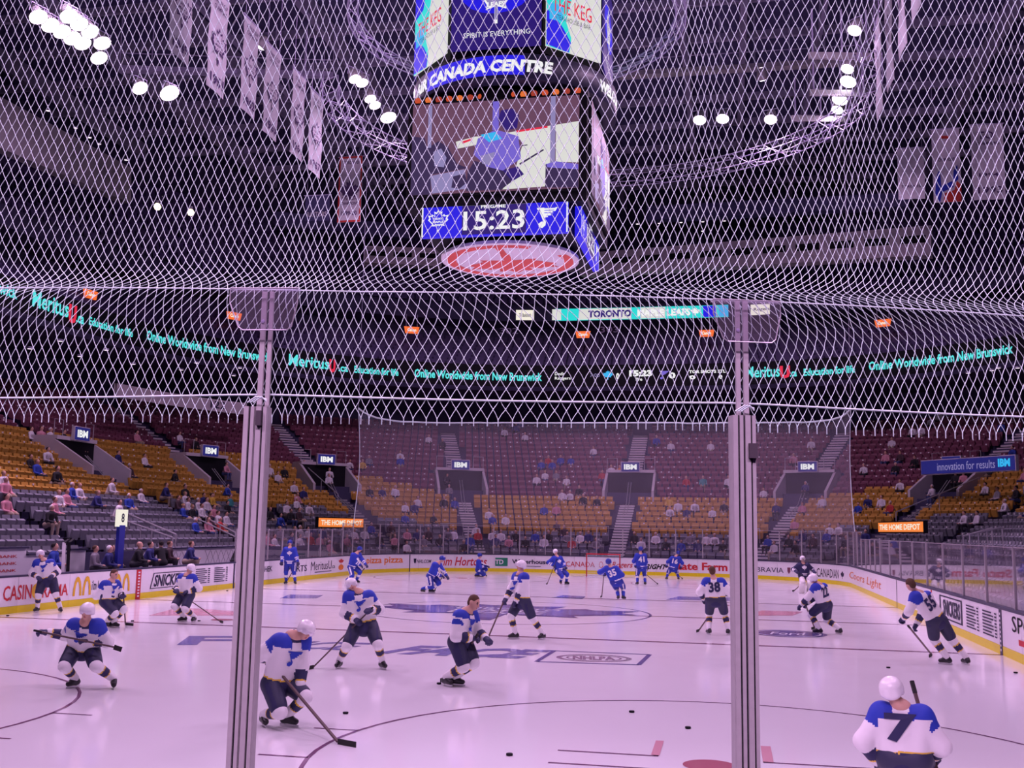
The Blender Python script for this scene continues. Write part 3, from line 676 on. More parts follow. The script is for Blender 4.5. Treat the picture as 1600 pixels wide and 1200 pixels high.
# section numbers and pale strip under the ribbon
PB = Path(16.2)
def on_R(b, path, t, px0, px1, z0, h, **k): return text_on(b, path, t, px0, px1, z0, h, inset=.03, **k)
mb = MB()
def curve_strip(path, px0, px1, z0, z1, name, m, label, cat, side=None, n=24):
    s0, s1 = path.at_px(px0, z0, side), path.at_px(px1, z0, side); q = path.pos(np.linspace(s0, s1, n)); mid = q[n//2]
    t = thing(name, label, cat, (mid[0], mid[1], z0)); mb = MB(); V = []
    for z, o in ((z0, 0), (z1, 0), (z1, .2), (z0, .2)): V.append(np.c_[q[:, 0]+q[:, 2]*o, q[:, 1]+q[:, 3]*o, np.full(n, z)])
    mb.add(np.concatenate(V), [(a*n+k, a*n+k+1, ((a+1) % 4)*n+k+1, ((a+1) % 4)*n+k) for a in range(4) for k in range(n-1)]); mb.build('band', M[m], t)
    return t
R1 = 17.; P17 = Path(R1-.02)
zs = ray_R(352, 634, 16.5)[2]
t = curve_strip(Path(R1-.5), 180, 384, zs-.45, zs+.35, 'section_band', 'pale', 'pale fascia strip with section number 122 above the left seats', 'fascia', 'l')
b = MB(); text_on(b, Path(R1-.5), '122', 330, 352, zs-.25, .5, inset=.03, side='l'); b.build('section_number', M['navy'], t)
# ribbon of LED text round the club level
rib = curve_strip(P17, -80, 1680, 13.75, 15.2, 'ribbon_display', 'black', 'long dark LED ribbon with cyan university advert running round the bowl', 'ribbon screen', None, 90)
def rtext(t, a, b_, z0, h, m, bold=.03, side=None):
    mb = MB(); text_on(mb, P17, t, a, b_, z0, h, 0, 0, bold, .05, side, zc=14.4); mb.build('ribbon_lettering', M[m], rib)
for seg in ((-70, 25, 0, 0, 0, 0, 0), (48, 112, 113, 124, 131, 206, 227)):
    pass
rtext('New Brunswick', -75, 24, 14.2, .62, 'e_cyan', side='l')
rtext('Meritus', 49, 107, 14.1, .95, 'e_cyan', .02, 'l'); rtext('U', 107, 119, 13.85, 1.1, 'e_red', .06, 'l'); rtext('.ca', 120, 131, 14.0, .45, 'e_cyan', side='l'); rtext('Education for life', 140, 205, 14.1, .5, 'e_cyan', side='l')
rtext('Online Worldwide from New Brunswick', 227, 424, 14.15, .66, 'e_cyan', side='l')
rtext('Meritus', 450, 512, 14.1, .85, 'e_cyan', .02); rtext('U', 513, 526, 13.9, 1.0, 'e_red', .06); rtext('.ca', 528, 542, 14.05, .4, 'e_cyan'); rtext('Education for life', 551, 624, 14.05, .55, 'e_cyan')
rtext('Online Worldwide from New Brunswick', 647, 849, 14.05, .66, 'e_cyan')
rtext('Devils', 865, 884, 14.5, .26, 'e_white', .02); rtext('Rangers', 865, 891, 14.1, .3, 'e_white', .02); rtext('7:00', 922, 935, 14.35, .28, 'e_grey', .0)
rtext('0', 961, 968, 14.15, .5, 'e_white', .05); rtext('15:23', 985, 1017, 14.35, .5, 'e_white', .06); rtext('Pre', 994, 1006, 14.02, .24, 'e_white', .03); rtext('0', 1047, 1055, 14.15, .5, 'e_white', .05)
rtext('TOR SHOTS STL', 1078, 1135, 14.55, .24, 'e_white', .04); rtext('0', 1079, 1085, 14.08, .32, 'e_white', .05); rtext('0', 1123, 1129, 14.08, .32, 'e_white', .05)
rtext('Meritus', 1163, 1219, 14.1, .85, 'e_cyan', .02); rtext('U', 1220, 1232, 13.95, .95, 'e_red', .06); rtext('.ca', 1234, 1247, 14.05, .4, 'e_cyan'); rtext('Education for life', 1258, 1334, 14.05, .55, 'e_cyan')
rtext('Online Worldwide from New Brunswick', 1357, 1583, 14.1, .66, 'e_cyan', side='r')
for poly, px0, px1, m in ((LEAF, 943, 957, 'e_sky'), (NOTE, 1027, 1043, 'e_violet')):
    s0, s1 = P17.at_px(px0, 14.4), P17.at_px(px1, 14.4); mb = MB(); on_path(mb, P17, np.array([((x+1)/2*(s1-s0), (y+1)/2*.75) for x, y in poly]), s0, 14.1, .05, 0, [tuple(range(len(poly)))]); mb.build('ribbon_crest', M[m], rib)
# second LED on the upper fascia
PU = Path(21.48)
led = curve_strip(PU, 865, 1140, 19.75, 20.75, 'fascia_display', 'e_teal', 'bright cyan and white LED strip naming the home team above the club seats', 'ribbon screen', None, 30)
for a, b_, m in ((865, 878, 'e_ice'), (905, 985, 'e_ice'), (1000, 1040, 'e_ice'), (1097, 1118, 'e_blue'), (1122, 1139, 'e_sky')):
    s0, s1 = PU.at_px(a, 20.2), PU.at_px(b_, 20.2); mb = MB(); q = np.linspace(0, s1-s0, 8); v = np.array([(x, .04) for x in q]+[(x, .96) for x in q]); on_path(mb, PU, v, s0, 19.75, .04, 0, [(k, k+1, 9+k, 8+k) for k in range(7)]); mb.build('led_patch', M[m], led)
mb = MB(); text_on(mb, PU, 'TORONTO', 920, 986, 19.95, .6, 0, 0, .05, .07, zc=20.2); mb.build('led_lettering', M['e_deep'], led)
mb = MB(); text_on(mb, PU, 'MAPLE LEAFS', 994, 1080, 19.95, .6, 0, 0, .05, .07, zc=20.2); mb.build('led_lettering', M['e_white'], led)
s0, s1 = PU.at_px(1081, 20.2), PU.at_px(1093, 20.2); mb = MB(); on_path(mb, PU, np.array([((x+1)/2*(s1-s0), (y+1)/2*.7) for x, y in LEAF]), s0, 19.9, .07, 0, [tuple(range(len(LEAF)))]); mb.build('led_crest', M['e_white'], led)
for a, b_, lab in ((804, 834, 'small white lit sign left of the cyan LED strip'), (1172, 1204, 'small white lit sign right of the cyan LED strip behind the post')):
    t = curve_strip(PU, a, b_, 19.8, 20.65, 'wall_sign', 'e_warm', lab, 'sign', None, 4); mb = MB(); text_on(mb, PU, 'TD Banknorth' if a < 900 else 'Rogers', a+8, b_-2, 20.05, .32, 0, 0, .02, .05, zc=20.2); mb.build('sign_lettering', M['e_dusk'], t)
for px, py, n_ in ((140, 460, 'far left'), (365, 494, 'by the left post'), (643, 516, 'left of centre'), (911, 523, 'under the cyan LED strip'), (1104, 521, 'under the right end of the cyan LED strip'), (1380, 505, 'right of the right post')):
    X = ray_R(px, py, 20.); R, n = Rof(X[0], X[1]); n3 = np.array([n[0], n[1], 0]); ex = np.array([n[1], -n[0], 0])
    t = thing('hanging_sign', 'small glowing orange hanging sign, %s' % n_, 'sign', X)
    b = MB(); b.prism([(-.62, .27), (-.5, -.27), (.5, -.27), (.62, .27)], X, ex, (0, 0, 1), .12); b.build('sign_box', M['e_orange'], t)
    b = MB(); text_flat(b, 'Canon', X-ex*.36-np.array([0, 0, .12])-n3*.135, ex, (0, 0, 1), .72, .26, 0, 0, .04); b.build('sign_lettering', M['e_warm'], t)
    for sg in (-1, 1): b = MB(); b.tube([X+ex*.45*sg+np.array([0, 0, .27]), X+ex*.45*sg+np.array([0, 0, 1.3])], .03, 4); b.build('hanger', M['beam'], t)
for i, (px, py, tx, R) in enumerate(((795, 517, '302', 21.2), (950, 515, '303', 21.2))):
    s = Path(R); mb = MB(); zz = ray_R(px, py, R)[2]; a = text_on(mb, s, tx, px-14, px+14, zz-.25, .5, zc=zz); c = s.pos(a[0]); t = thing('section_number', 'faint section number on the upper deck fascia, %s one' % ('left' if i == 0 else 'right'), 'sign', (c[0], c[1], zz)); mb.build('number_print', M['beam'], t)
# downlights: rows of small round ceiling lights
DL = [(996+34*k, 350-1.2*k) for k in range(5)]+[(1180, 339), (1215, 335), (1250, 331), (1283, 325), (1330, 319), (1366, 314), (1400, 309)]+[(1000+30*k, 431-2*k) for k in range(6)]+[(830, 441), (882, 441), (914, 441), (950, 441), (842, 451), (888, 451), (920, 450), (953, 449), (898, 455)]
DL += [(508, 421), (543, 426), (588, 426), (630, 430), (630, 440), (585, 440), (636, 446), (676, 446), (680, 436), (676, 455)]+[(1290, 418), (1338, 412), (1376, 408), (1432, 402), (1496, 393), (1530, 387), (1343, 425), (1376, 422), (1182, 398), (1098, 361)]
DL += [(75, 173), (118, 200), (140, 215), (155, 225), (197, 250), (98, 218), (137, 240), (24, 318), (255, 308), (382, 333)]+[(94, 533), (47, 545), (125, 557), (166, 547), (208, 569), (283, 578), (307, 567), (365, 587), (375, 575)]+[(1513, 583), (1550, 579), (1590, 575), (1560, 575)]
for i, (px, py) in enumerate(DL):
    X = ray_R(px, py, 33. if py < 480 else 16.5)
    if py < 480 and px > 400: X = ray_R(px, py, 30.)
    t = thing('downlight', 'tiny round downlight glowing in the dim underside of the %s' % ('upper level' if py < 480 else 'club deck'), 'light', X, 'downlights under the %s' % ('upper level' if py < 480 else 'club deck'))
    b = MB(); b.lathe([(.001, 0), (.15, -.01), (.17, .05), (.17, .10)], X, 8, mis=[0, 1, 1]); b.build('light_disc', [M['dot'], M['beam']], t)
for px, py, n_ in ((246, 323, 'left'), (298, 332, 'right')):
    X = ray_R(px, py, 20.); t = thing('wall_lamp', 'round warm white bulb glowing in the dark upper left deck, %s one of two' % n_, 'lamp', X)
    b = MB(); b.lathe([(.001, .26), (.16, .2), (.26, 0), (.16, -.2), (.001, -.26)], X, 10); b.build('bulb', M['bulb'], t, True); b = MB(); b.lathe([(.12, .2), (.12, .45), (.001, .45)], X, 8); b.build('lamp_base', M['beam'], t)
# ---------------------------------------------------------------- trusses
def truss(pts, w_, label, closed=False, name='lighting_truss', n=1):
    t = thing(name, label, 'truss', pts[0]); P = [np.asarray(p, float) for p in pts]
    off = [(-w_, 0), (w_, 0), (-w_, -2*w_*.9), (w_, -2*w_*.9)]; ch = []
    m = len(P)
    for a, z in off:
        L = []
        for i, p in enumerate(P):
            d = P[(i+1) % m if closed else min(i+1, m-1)]-P[(i-1) % m if closed else max(i-1, 0)]; d = d/np.linalg.norm(d); s = np.cross(d, (0, 0, 1.)); s /= np.linalg.norm(s)+1e-9
            L.append(p+s*a+np.array([0, 0, z]))
        if closed: L.append(L[0])
        ch.append(L); b = MB(); b.tube(L, .03, 5, cap=False); b.build('chord', M['beam'], t)
    b = MB()
    for i in range(len(ch[0])-1):
        for u, v in ((0, 1), (2, 3), (0, 2), (1, 3)):
            p, q = (ch[u][i], ch[v][i+1]) if i % 2 else (ch[v][i], ch[u][i+1]); b.tube([p, q], .022, 3, cap=False)
    b.build('lacing', M['beam'], t, kind='stuff'); return t
pts = []
for a in np.linspace(200, -20, 46): pts.append((1.2+12.0*math.cos(math.radians(a)), 42.5+11.*math.sin(math.radians(a)), 22.3))
truss(pts, .38, 'big curved lighting truss sweeping round behind the scoreboard')
truss([(5.6*math.cos(a), HY+5.4*math.sin(a), 20.) for a in np.linspace(0, 2*math.pi, 40, endpoint=False)], .16, 'round hoop truss circling the top of the scoreboard', True, 'hoop_truss')
# ladder frames carrying the right-hand lamps
for i, (px, py) in enumerate(((1330, 88), (1327, 146), (1295, 186))):
    p = at(px, py, Z=23.6); t = thing('lamp_bar', ['upper', 'middle', 'lower'][i]+' horizontal lamp bar of the right-hand ladder truss', 'lamp bar', p)
    b = MB(); b.bar(p-RH*1.9, p+RH*.9, .14, .3); b.build('bar', M['steel'], t)
    for q in (-1.7, -.4, .7): b = MB(); b.tube([p+RH*q, p+RH*q+np.array([0, 0, 2.2])], .05, 5); b.build('hanger', M['beam'], t)
p0, p1 = at(968, 118, Y=58), at(1345, 96, Y=58); t = thing('catwalk', 'pale horizontal catwalk beam right of the scoreboard', 'catwalk', p0)
b = MB(); b.bar(p0, p1, .6, .28); b.build('walk_beam', M['steel'], t)
for k in range(8): b = MB(); q = p0+(p1-p0)*k/7; b.tube([q, q+np.array([0, 0, 3.2])], .05, 4); b.build('hanger', M['beam'], t)
b = MB(); b.tube([p0+np.array([0, 0, 1.]), p1+np.array([0, 0, 1.])], .04, 4); b.build('guard_rail', M['beam'], t)
p0, p1 = at(186, 108, Y=50), at(520, 118, Y=56); t = thing('catwalk', 'dim catwalk beam behind the left row of banners', 'catwalk', p0)
b = MB(); b.bar(p0, p1, .5, .3); b.build('walk_beam', M['beam'], t)
for k in range(8): b = MB(); q = p0+(p1-p0)*k/7; b.tube([q, q+np.array([0, 0, 3.2])], .05, 4); b.build('hanger', M['beam'], t)
b = MB(); b.tube([p0+np.array([0, 0, 1.]), p1+np.array([0, 0, 1.])], .04, 4); b.build('guard_rail', M['beam'], t)
# ---------------------------------------------------------------- scoreboard over centre ice
SB = np.array([0, HY, 0.]); X3 = np.array([1., 0, 0]); Y3 = np.array([0, 1., 0]); Z3 = np.array([0, 0, 1.])
sbd = thing('scoreboard', 'giant eight-sided hanging scoreboard with video screens and game clock over centre ice', 'scoreboard', (0, HY, 11.4))
b = MB(); b.box((0, HY, 14.3), (5.7, 5.7, 3.6)); b.box((0, HY, 12.1), (4.7, 5.3, .9)); b.box((0, HY, 11.62), (.9, .9, .2)); b.build('scoreboard_body', M['black'], sbd)
yF = HY-2.86
def flat_on(polys, z0, m, name, o=None, ex=X3, ins=0., sc=(1, 1)):
    nn = np.cross(ex, Z3)
    for P in polys: b = MB(); b.add([o+ex*x*sc[0]+Z3*y*sc[1]+nn*ins for x, y in P], [tuple(range(len(P)))]); b.build(name, M[m], sbd)
def screen_pic(o, ex, W, H, dim=False):
    nn = np.cross(ex, Z3)
    b = MB(); b.obox(o+ex*W/2+Z3*H/2+nn*.03, ex*(W/2+.06), nn*.05, Z3*(H/2+.06)); b.build('screen_frame', M['black'], sbd)
    def q(pts): return [((x-160)/1040*W, (1-(y-50)/575)*H) for x, y in pts]
    L = [('e_brown', [(160, 50), (1200, 50), (1200, 625), (160, 625)]),
         ('e_grey', [(310, 60), (660, 60), (640, 200), (330, 205)]) if False else ('e_brown', [(300, 60), (660, 60), (640, 200), (330, 205)]),
         ('e_dusk', [(160, 250), (240, 265), (260, 330), (330, 290), (390, 330), (450, 440), (520, 470), (285, 500), (290, 625), (160, 625)]),
         ('e_ice', [(440, 300), (560, 275), (700, 268), (1195, 215), (1195, 258), (800, 292), (450, 345)]),
         ('e_ice', [(800, 275), (1026, 240), (1026, 460), (998, 608), (736, 615), (800, 540), (860, 330)]), ('e_ice', [(1060, 230), (1198, 216), (1198, 470), (1060, 460)]),
         ('e_grey', [(1026, 50), (1056, 50), (1056, 465), (1026, 465)]), ('e_violet', [(668, 60), (708, 60), (708, 240), (668, 240)]), ('e_grey', [(262, 60), (285, 60), (285, 330), (262, 330)]),
         ('e_dusk', [(1000, 470), (1195, 490), (1200, 625), (998, 615)]), ('e_violet', [(1003, 472), (1060, 458), (1197, 482), (1197, 515), (1010, 492)]),
         ('e_grey', [(285, 510), (500, 478), (520, 600), (300, 622)]), ('e_dusk', [(430, 520), (500, 505), (520, 560), (470, 600), (420, 590)]),
         ('e_grey', [(300, 360), (350, 340), (385, 400), (370, 460), (310, 450)]), ('e_dusk', [(560, 430), (740, 480), (840, 500), (810, 560), (730, 618), (515, 615), (520, 500)]),
         ('e_violet', [(580, 290), (690, 240), (830, 290), (850, 430), (740, 500), (640, 470), (555, 390)]), ('e_grey', [(600, 400), (690, 380), (660, 465), (610, 450)]),
         ('e_sky', [(595, 268), (690, 255), (730, 300), (650, 318)]), ('e_deep', [(722, 122), (795, 115), (832, 160), (822, 240), (745, 250), (702, 180)]), ('e_deep', [(740, 500), (830, 480), (870, 530), (800, 570)]),
         ('e_dusk', [(850, 350), (888, 346), (888, 352), (850, 356)]), ('e_dusk', [(840, 462), (985, 380), (990, 388), (845, 472)]), ('e_red', [(480, 305), (545, 288), (545, 300), (485, 320)]), ('e_red', [(820, 255), (1010, 238), (1010, 250), (820, 268)])]
    for i, (m, P) in enumerate(L): flat_on([q(P)], 0, m, 'screen_picture', o, ex, .09+.003*i)
o = np.array([-2.68, HY-2.85, 12.88])
screen_pic(o, X3, 5.3, 2.95)
# side screen facing right
screen_pic(np.array([2.86, HY-2.5, 12.88]), Y3, 5.0, 2.95)
# clock panels
def clock(o, ex, W, H):
    nn = np.cross(ex, Z3)
    b = MB(); b.obox(o+ex*W/2+Z3*H/2, ex*W/2, nn*.10, Z3*H/2); b.build('clock_face', M['e_blue'], sbd)
    flat_on([[(W*.28, .03), (W*.72, .03), (W*.72, H*.97), (W*.28, H*.97)]], 0, 'e_deep', 'clock_field', o, ex, .103)
    flat_on([[(0, 0), (.045, 0), (.045, H), (0, H)], [(W-.045, 0), (W, 0), (W, H), (W-.045, H)], [(W*.25, H*.93), (W*.74, H*.93), (W*.74, H*.95), (W*.25, H*.95)]], 0, 'e_white', 'clock_trim', o, ex, .106)
    b = MB(); text_flat(b, '15:23', o+ex*W*.29+Z3*H*.16+nn*.108, ex, Z3, W*.42, H*.60, 0, 0, .015); text_flat(b, 'PREGAME', o+ex*W*.41+Z3*H*.83+nn*.108, ex, Z3, W*.17, H*.11, 0, 0, .03); b.build('clock_lettering', M['e_white'], sbd)
    for cx, P in ((.115, LEAF), (.86, NOTE)):
        flat_on([[(W*cx+x*.33, H*.5+y*.37) for x, y in P]], 0, 'e_white', 'team_crest', o, ex, .107)
        if P is LEAF: flat_on([[(W*cx+x*.27, H*.5+y*.30-.005) for x, y in P]], 0, 'e_blue', 'team_crest', o, ex, .109)
    b = MB()
    for i, s_ in enumerate(('TORONTO', 'MAPLE', 'LEAFS')): text_flat(b, s_, o+ex*(W*.115-.17)+Z3*(H*.53-i*.10)+nn*.111, ex, Z3, .34, .07, 0, 0, .04)
    b.build('crest_lettering', M['e_white'], sbd)
    flat_on([[(W*.86-.08, H*(.60+.075*k)), (W*.86+.20+k*.03, H*(.60+.075*k)), (W*.86+.20+k*.03, H*(.62+.075*k)), (W*.86-.08, H*(.62+.075*k))] for k in range(3)], 0, 'e_blue', 'team_crest', o, ex, .111)
clock(np.array([-2.32, HY-2.72, 11.55]), X3, 4.6, 1.02)
clock(np.array([2.52, HY-2.3, 11.55]), Y3, 4.6, 1.02)
# curved name band and amber lamp row
rr = 3.43; zb = at(760, 104, Y=HY-rr)[2]
b = MB(); b.lathe([(rr-.5, -.42), (rr-.02, -.42), (rr, -.40), (rr, .40), (rr-.02, .42), (rr-.5, .42)], (0, HY, zb), 64); b.build('name_band', M['cap'], sbd, True)
def on_ring(t, az0, az1, h, m, r=rr+.02, bold=.05, glow=None):
    v, f = text_arr(t, .12, bold); v[:, 0] *= (az1-az0)/v[:, 0].max(); v[:, 1] *= h/v[:, 1].max(); a = v[:, 0]+az0
    b = MB(); b.add(np.c_[r*np.sin(a), HY-r*np.cos(a), zb-h/2+v[:, 1]], f); b.build('band_lettering', M[m], sbd)
def ring_az(px):
    az = np.linspace(-1.6, 1.6, 600); u = proj(np.c_[rr*np.sin(az), HY-rr*np.cos(az), np.full(600, zb)])[:, 0]; ok = np.cos(az-.205) > .05
    return az[np.argmin(np.where(ok, abs(u-px), 1e9))]
b = MB(); az = np.linspace(ring_az(668), ring_az(820), 16)
b.add([((rr+.01)*math.sin(a), HY-(rr+.01)*math.cos(a), zb+z) for z in (-.30, .34) for a in az], [(k, k+1, 17+k, 16+k) for k in range(15)]); b.build('band_glow', M['e_blue'], sbd)
aw = (ring_az(864)-ring_az(767))*2.75; on_ring('AIR CANADA CENTRE', ring_az(864)-aw, ring_az(864), .40, 'e_white'); on_ring('WELCOME', ring_az(937), ring_az(937)+.62, .40, 'e_white')
b = MB(); b.lathe([(2.6, 0), (2.95, 0), (2.95, .5), (2.6, .5)], (0, HY, zb-1.05), 40); b.build('lamp_row_housing', M['black'], sbd)
for k in range(16):
    b = MB(); b.lathe([(.001, .05), (.09, .03), (.11, -.02)], (-2.55+k*.34, HY-2.87, 16.0), 8, (0, -1, 0)); b.build('amber_lamp', em('amber_lamp_%d' % (k % 3), ((.55, .07, .02), (.75, .16, .03), (.35, .04, .02))[k % 3]) if k < 3 else bpy.data.materials['amber_lamp_%d' % (k % 3)], sbd)
# upper octagon of advert screens
OA, OB = 3.15, 1.52; ov = [(-OB, -OA), (OB, -OA), (OA, -OB), (OA, OB), (OB, OA), (-OB, OA), (-OA, OB), (-OA, -OB)]
zt, ztop = 17.32, 20.8
b = MB(); V = [(x*.97, HY+y*.97, z) for z in (zt-.1, ztop+.2) for x, y in ov]; b.add(V, [tuple(range(7, -1, -1)), tuple(range(8, 16))]+[(k, (k+1) % 8, 8+(k+1) % 8, 8+k) for k in range(8)]); b.build('upper_housing', M['black'], sbd)
for k in range(8):
    p, q = np.array([*ov[k], 0])+SB, np.array([*ov[(k+1) % 8], 0])+SB; W = np.linalg.norm(q-p); ex = (q-p)/W; o = p+Z3*(zt+.1); nn = np.cross(ex, Z3); H = ztop-zt-.1; o2 = o+ex*.08; W2 = W-.16
    kegs = k % 2 == 1 and k != 3 or k == 2
    kegs = k in (1, 3, 5, 7)
    b = MB(); b.obox(o2+ex*W2/2+Z3*H/2+nn*.0, ex*W2/2, nn*.02, Z3*H/2); b.build('advert_screen', M['e_ice' if kegs else 'e_deep'], sbd)
    if kegs:
        z0 = 0.
        flat_on([[(0, 0), (W2*.42, 0), (W2*.45, .5), (W2*.35, 1.0), (W2*.45, 1.8), (W2*.5, 2.4), (W2*.55, H), (0, H)]], 0, 'e_teal', 'advert_art', o2, ex, .024)
        flat_on([[(0, .05), (W2*.40, 0), (W2*.44, .35), (W2*.3, .75), (W2*.12, 1.1), (0, 1.2)], [(0, 1.9), (W2*.25, 2.1), (W2*.32, 2.6), (0, 2.8)]], 0, 'e_blue', 'advert_art', o2, ex, .027)
        flat_on([[(W2*.05, .9), (W2*.28, .95), (W2*.3, 1.5), (W2*.05, 1.45)]], 0, 'e_sky', 'advert_art', o2, ex, .030)
        b = MB(); text_flat(b, 'THE KEG', o2+ex*W2*.10+Z3*1.22+nn*.034, ex, Z3, W2*.72, .50, 0, 0, .005); b.build('advert_lettering', M['e_red'], sbd)
        b = MB(); text_flat(b, 'STEAKHOUSE & BAR', o2+ex*W2*.15+Z3*.98+nn*.034, ex, Z3, W2*.65, .16, 0, 0, .0); b.build('advert_lettering', M['e_dusk'], sbd)
    else:
        flat_on([[(W2*.5+x*W2*.40, 1.9+y*.75) for x, y in [(math.cos(a), math.sin(a)) for a in np.linspace(0, 6.28, 16, endpoint=False)]]], 0, 'e_blue', 'advert_art', o2, ex, .024)
        flat_on([[(W2*.5+x*.52, 1.72+y*.95) for x, y in LEAF]], 0, 'e_white', 'team_crest', o2, ex, .028)
        flat_on([[(W2*.5+x*.45, 1.74+y*.84) for x, y in LEAF]], 0, 'e_grey', 'team_crest', o2, ex, .031)
        b = MB()
        for i, s_ in enumerate(('TORONTO', 'MAPLE', 'LEAFS')): text_flat(b, s_, o2+ex*(W2*.5-.36+.08*(i > 0))+Z3*(1.86-.24*i)+nn*.035, ex, Z3, .72-.16*(i > 0), .16, 0, 0, .04)
        text_flat(b, 'SPIRIT IS EVERYTHING', o2+ex*W2*.14+Z3*.40+nn*.03, ex, Z3, W2*.74, .17, 0, 0, .0); b.build('advert_lettering', M['e_white'], sbd)
# steel cables up to the roof
for sx in (-1, 1):
    for sy in (-1, 1):
        b = MB(); b.tube([(sx*1.6, HY+sy*1.6, ztop), (sx*2.6, HY+sy*2.6, 34.)], .05, 5); b.build('hoist_cable', M['beam'], sbd)
# round maple leaf sign beneath the clock
dz = 11.36; dc = at(797, 409, Z=dz); dr = 2.28
dsc = thing('round_sign', 'flat round red and white maple leaf sign hanging under the scoreboard', 'sign', (dc[0], dc[1], dz))
b = MB(); b.lathe([(.001, .12), (dr-.02, .12), (dr, .10), (dr, .01), (dr-.03, 0), (.001, 0)], (dc[0], dc[1], dz), 56); b.build('sign_disc', M['white'], dsc)
b = MB(); ring(b, dc[0], dc[1], dr*.78, dr*.92, dz-.006, -20, 300, 60); b.add([(dc[0]+x*dr*.66, dc[1]+.25+y*dr*.55, dz-.008) for x, y in LEAF], [tuple(range(len(LEAF)))])
b.add([(dc[0]+x, dc[1]+y, dz-.007) for x, y in ((-.12, -dr*.86), (.10, -dr*.86), (.1, -.5), (-.12, -.5))], [(0, 1, 2, 3)])
b.build('leaf_emblem', mat('emblem_red', (.75, .10, .07), .5), dsc)
b = MB()
for a in (.4, 2.0, 3.6, 5.2): b.tube([(dc[0]+1.2*math.cos(a), dc[1]+1.2*math.sin(a), dz+.1), (1.2*math.cos(a)*1.2, HY+1.2*math.sin(a)*1.2, 11.6)], .03, 4)
b.build('sign_cable', M['beam'], dsc)
# ---------------------------------------------------------------- banners
def banner(o, ex, W, H, label, year=None, group=None, ink='bannerink', lines=None, border=None, crest=LEAF, cloth='banner', extra=None):
    o = np.asarray(o, float); ex = np.asarray(ex, float); nn = np.cross(ex, Z3); t = thing('banner', label, 'banner', o, group)
    b = MB(); n = 8; V = []
    for j in range(n+1):
        for i in range(5): V.append(o+ex*W*i/4+Z3*H*j/n+nn*.03*math.sin(j*1.3+i))
    V2 = [p-nn*.02 for p in V]; m = len(V); F = []
    for j in range(n):
        for i in range(4): a = j*5+i; F += [(a, a+1, a+6, a+5), (m+a, m+a+5, m+a+6, m+a+1)]
    b.add(V+V2, F); b.build('banner_cloth', M[cloth], t, True)
    b = MB(); b.tube([o+ex*-.1+Z3*H, o+ex*(W+.1)+Z3*H], .04, 6); b.build('banner_rod', M['beam'], t)
    b = MB(); b.tube([o+ex*.1+Z3*H, o+ex*.1+Z3*(H+2.5)], .015, 4); b.tube([o+ex*(W-.1)+Z3*H, o+ex*(W-.1)+Z3*(H+2.5)], .015, 4); b.build('hanging_wire', M['beam'], t)
    if border:
        b = MB()
        for x0, x1, y0, y1 in ((0, .1, 0, H), (W-.1, W, 0, H), (.1, W-.1, 0, .12), (.1, W-.1, H-.12, H)): b.add([o+ex*x+Z3*y+nn*.045 for x, y in box_poly(x0, y0, x1, y1)], [(0, 1, 2, 3)])
        b.build('banner_border', M[border], t)
    b = MB()
    if year: text_flat(b, year, o+ex*W*.12+Z3*H*.06+nn*.05, ex, Z3, W*.76, H*.10, 0, 0, .03)
    if crest is not None:
        P = [(W*.5+x*W*.42, H*.46+y*H*.19) for x, y in crest]; b.add([o+ex*x+Z3*y+nn*.05 for x, y in P], [tuple(range(len(P)))])
    for (tx, x0, y0, ww, hh) in (lines or []): text_flat(b, tx, o+ex*W*x0+Z3*H*y0+nn*.05, ex, Z3, W*ww, H*hh, 0, 0, .02)
    if b.n: b.build('banner_print', M[ink], t)
    if crest is not None and year:
        b = MB()
        P = [(W*.5+x*W*.33, H*.465+y*H*.15) for x, y in crest]; b.add([o+ex*x+Z3*y+nn*.056 for x, y in P], [tuple(range(len(P)))])
        b.build('banner_field', M['banner'], t)
        b = MB(); 
        for i, s_ in enumerate(('TORONTO', 'MAPLE', 'LEAFS')): text_flat(b, s_, o+ex*W*.29+Z3*H*(.49-.045*i)+nn*.06, ex, Z3, W*.42, H*.028, 0, 0, .02)
        text_flat(b, 'STANLEY CUP', o+ex*W*.12+Z3*H*.88+nn*.05, ex, Z3, W*.76, H*.045); text_flat(b, 'CHAMPIONS', o+ex*W*.15+Z3*H*.81+nn*.05, ex, Z3, W*.7, H*.045); b.build('banner_print', M[ink], t)
    for m_, P in (extra or []):
        b = MB(); b.add([o+ex*x*W+Z3*y*H+nn*.053 for x, y in P], [tuple(range(len(P)))]); b.build('banner_panel', M[m_], t)
    return t
for bi, (yr, ya, yb, z) in enumerate((('1949', 28.38, 29.82, 18.8), ('1951', 31.14, 32.55, 18.7), ('1962', 33.91, 35.26, 18.95), ('1963', 36.02, 37.43, 18.8), ('1964', 38.85, 40.23, 18.9), ('1967', 40.91, 42.42, 18.85))):
    banner((-11.8, ya, z), Y3, yb-ya, 3.9, '%s pale championship banner in the left-hand row, dated %s' % (['nearest', 'second', 'third', 'fourth', 'fifth', 'farthest'][bi], yr), yr, 'championship banners in the left-hand row')
for i, (y, num) in enumerate(((29.3, '7'), (32., '9'), (34.8, '10'), (37.6, '27'))):
    banner((12.9, y+1.4, 18.8), -Y3, 1.4, 3.9, '%s retired number banner of the edge-on row at right' % ['nearest', 'second', 'third', 'farthest'][i], None, 'retired number banners in the right-hand row', lines=[(num, .25, .4, .5, .3)], crest=None)
def flag_at(px0, px1, py0, py1, Y, label, **k):
    A = at(px0, py1, Y=Y); B_ = at(px1, py1, Y=Y); T = at(px0, py0, Y=Y); return banner(A, X3, B_[0]-A[0], T[2]-A[2], label, **k)
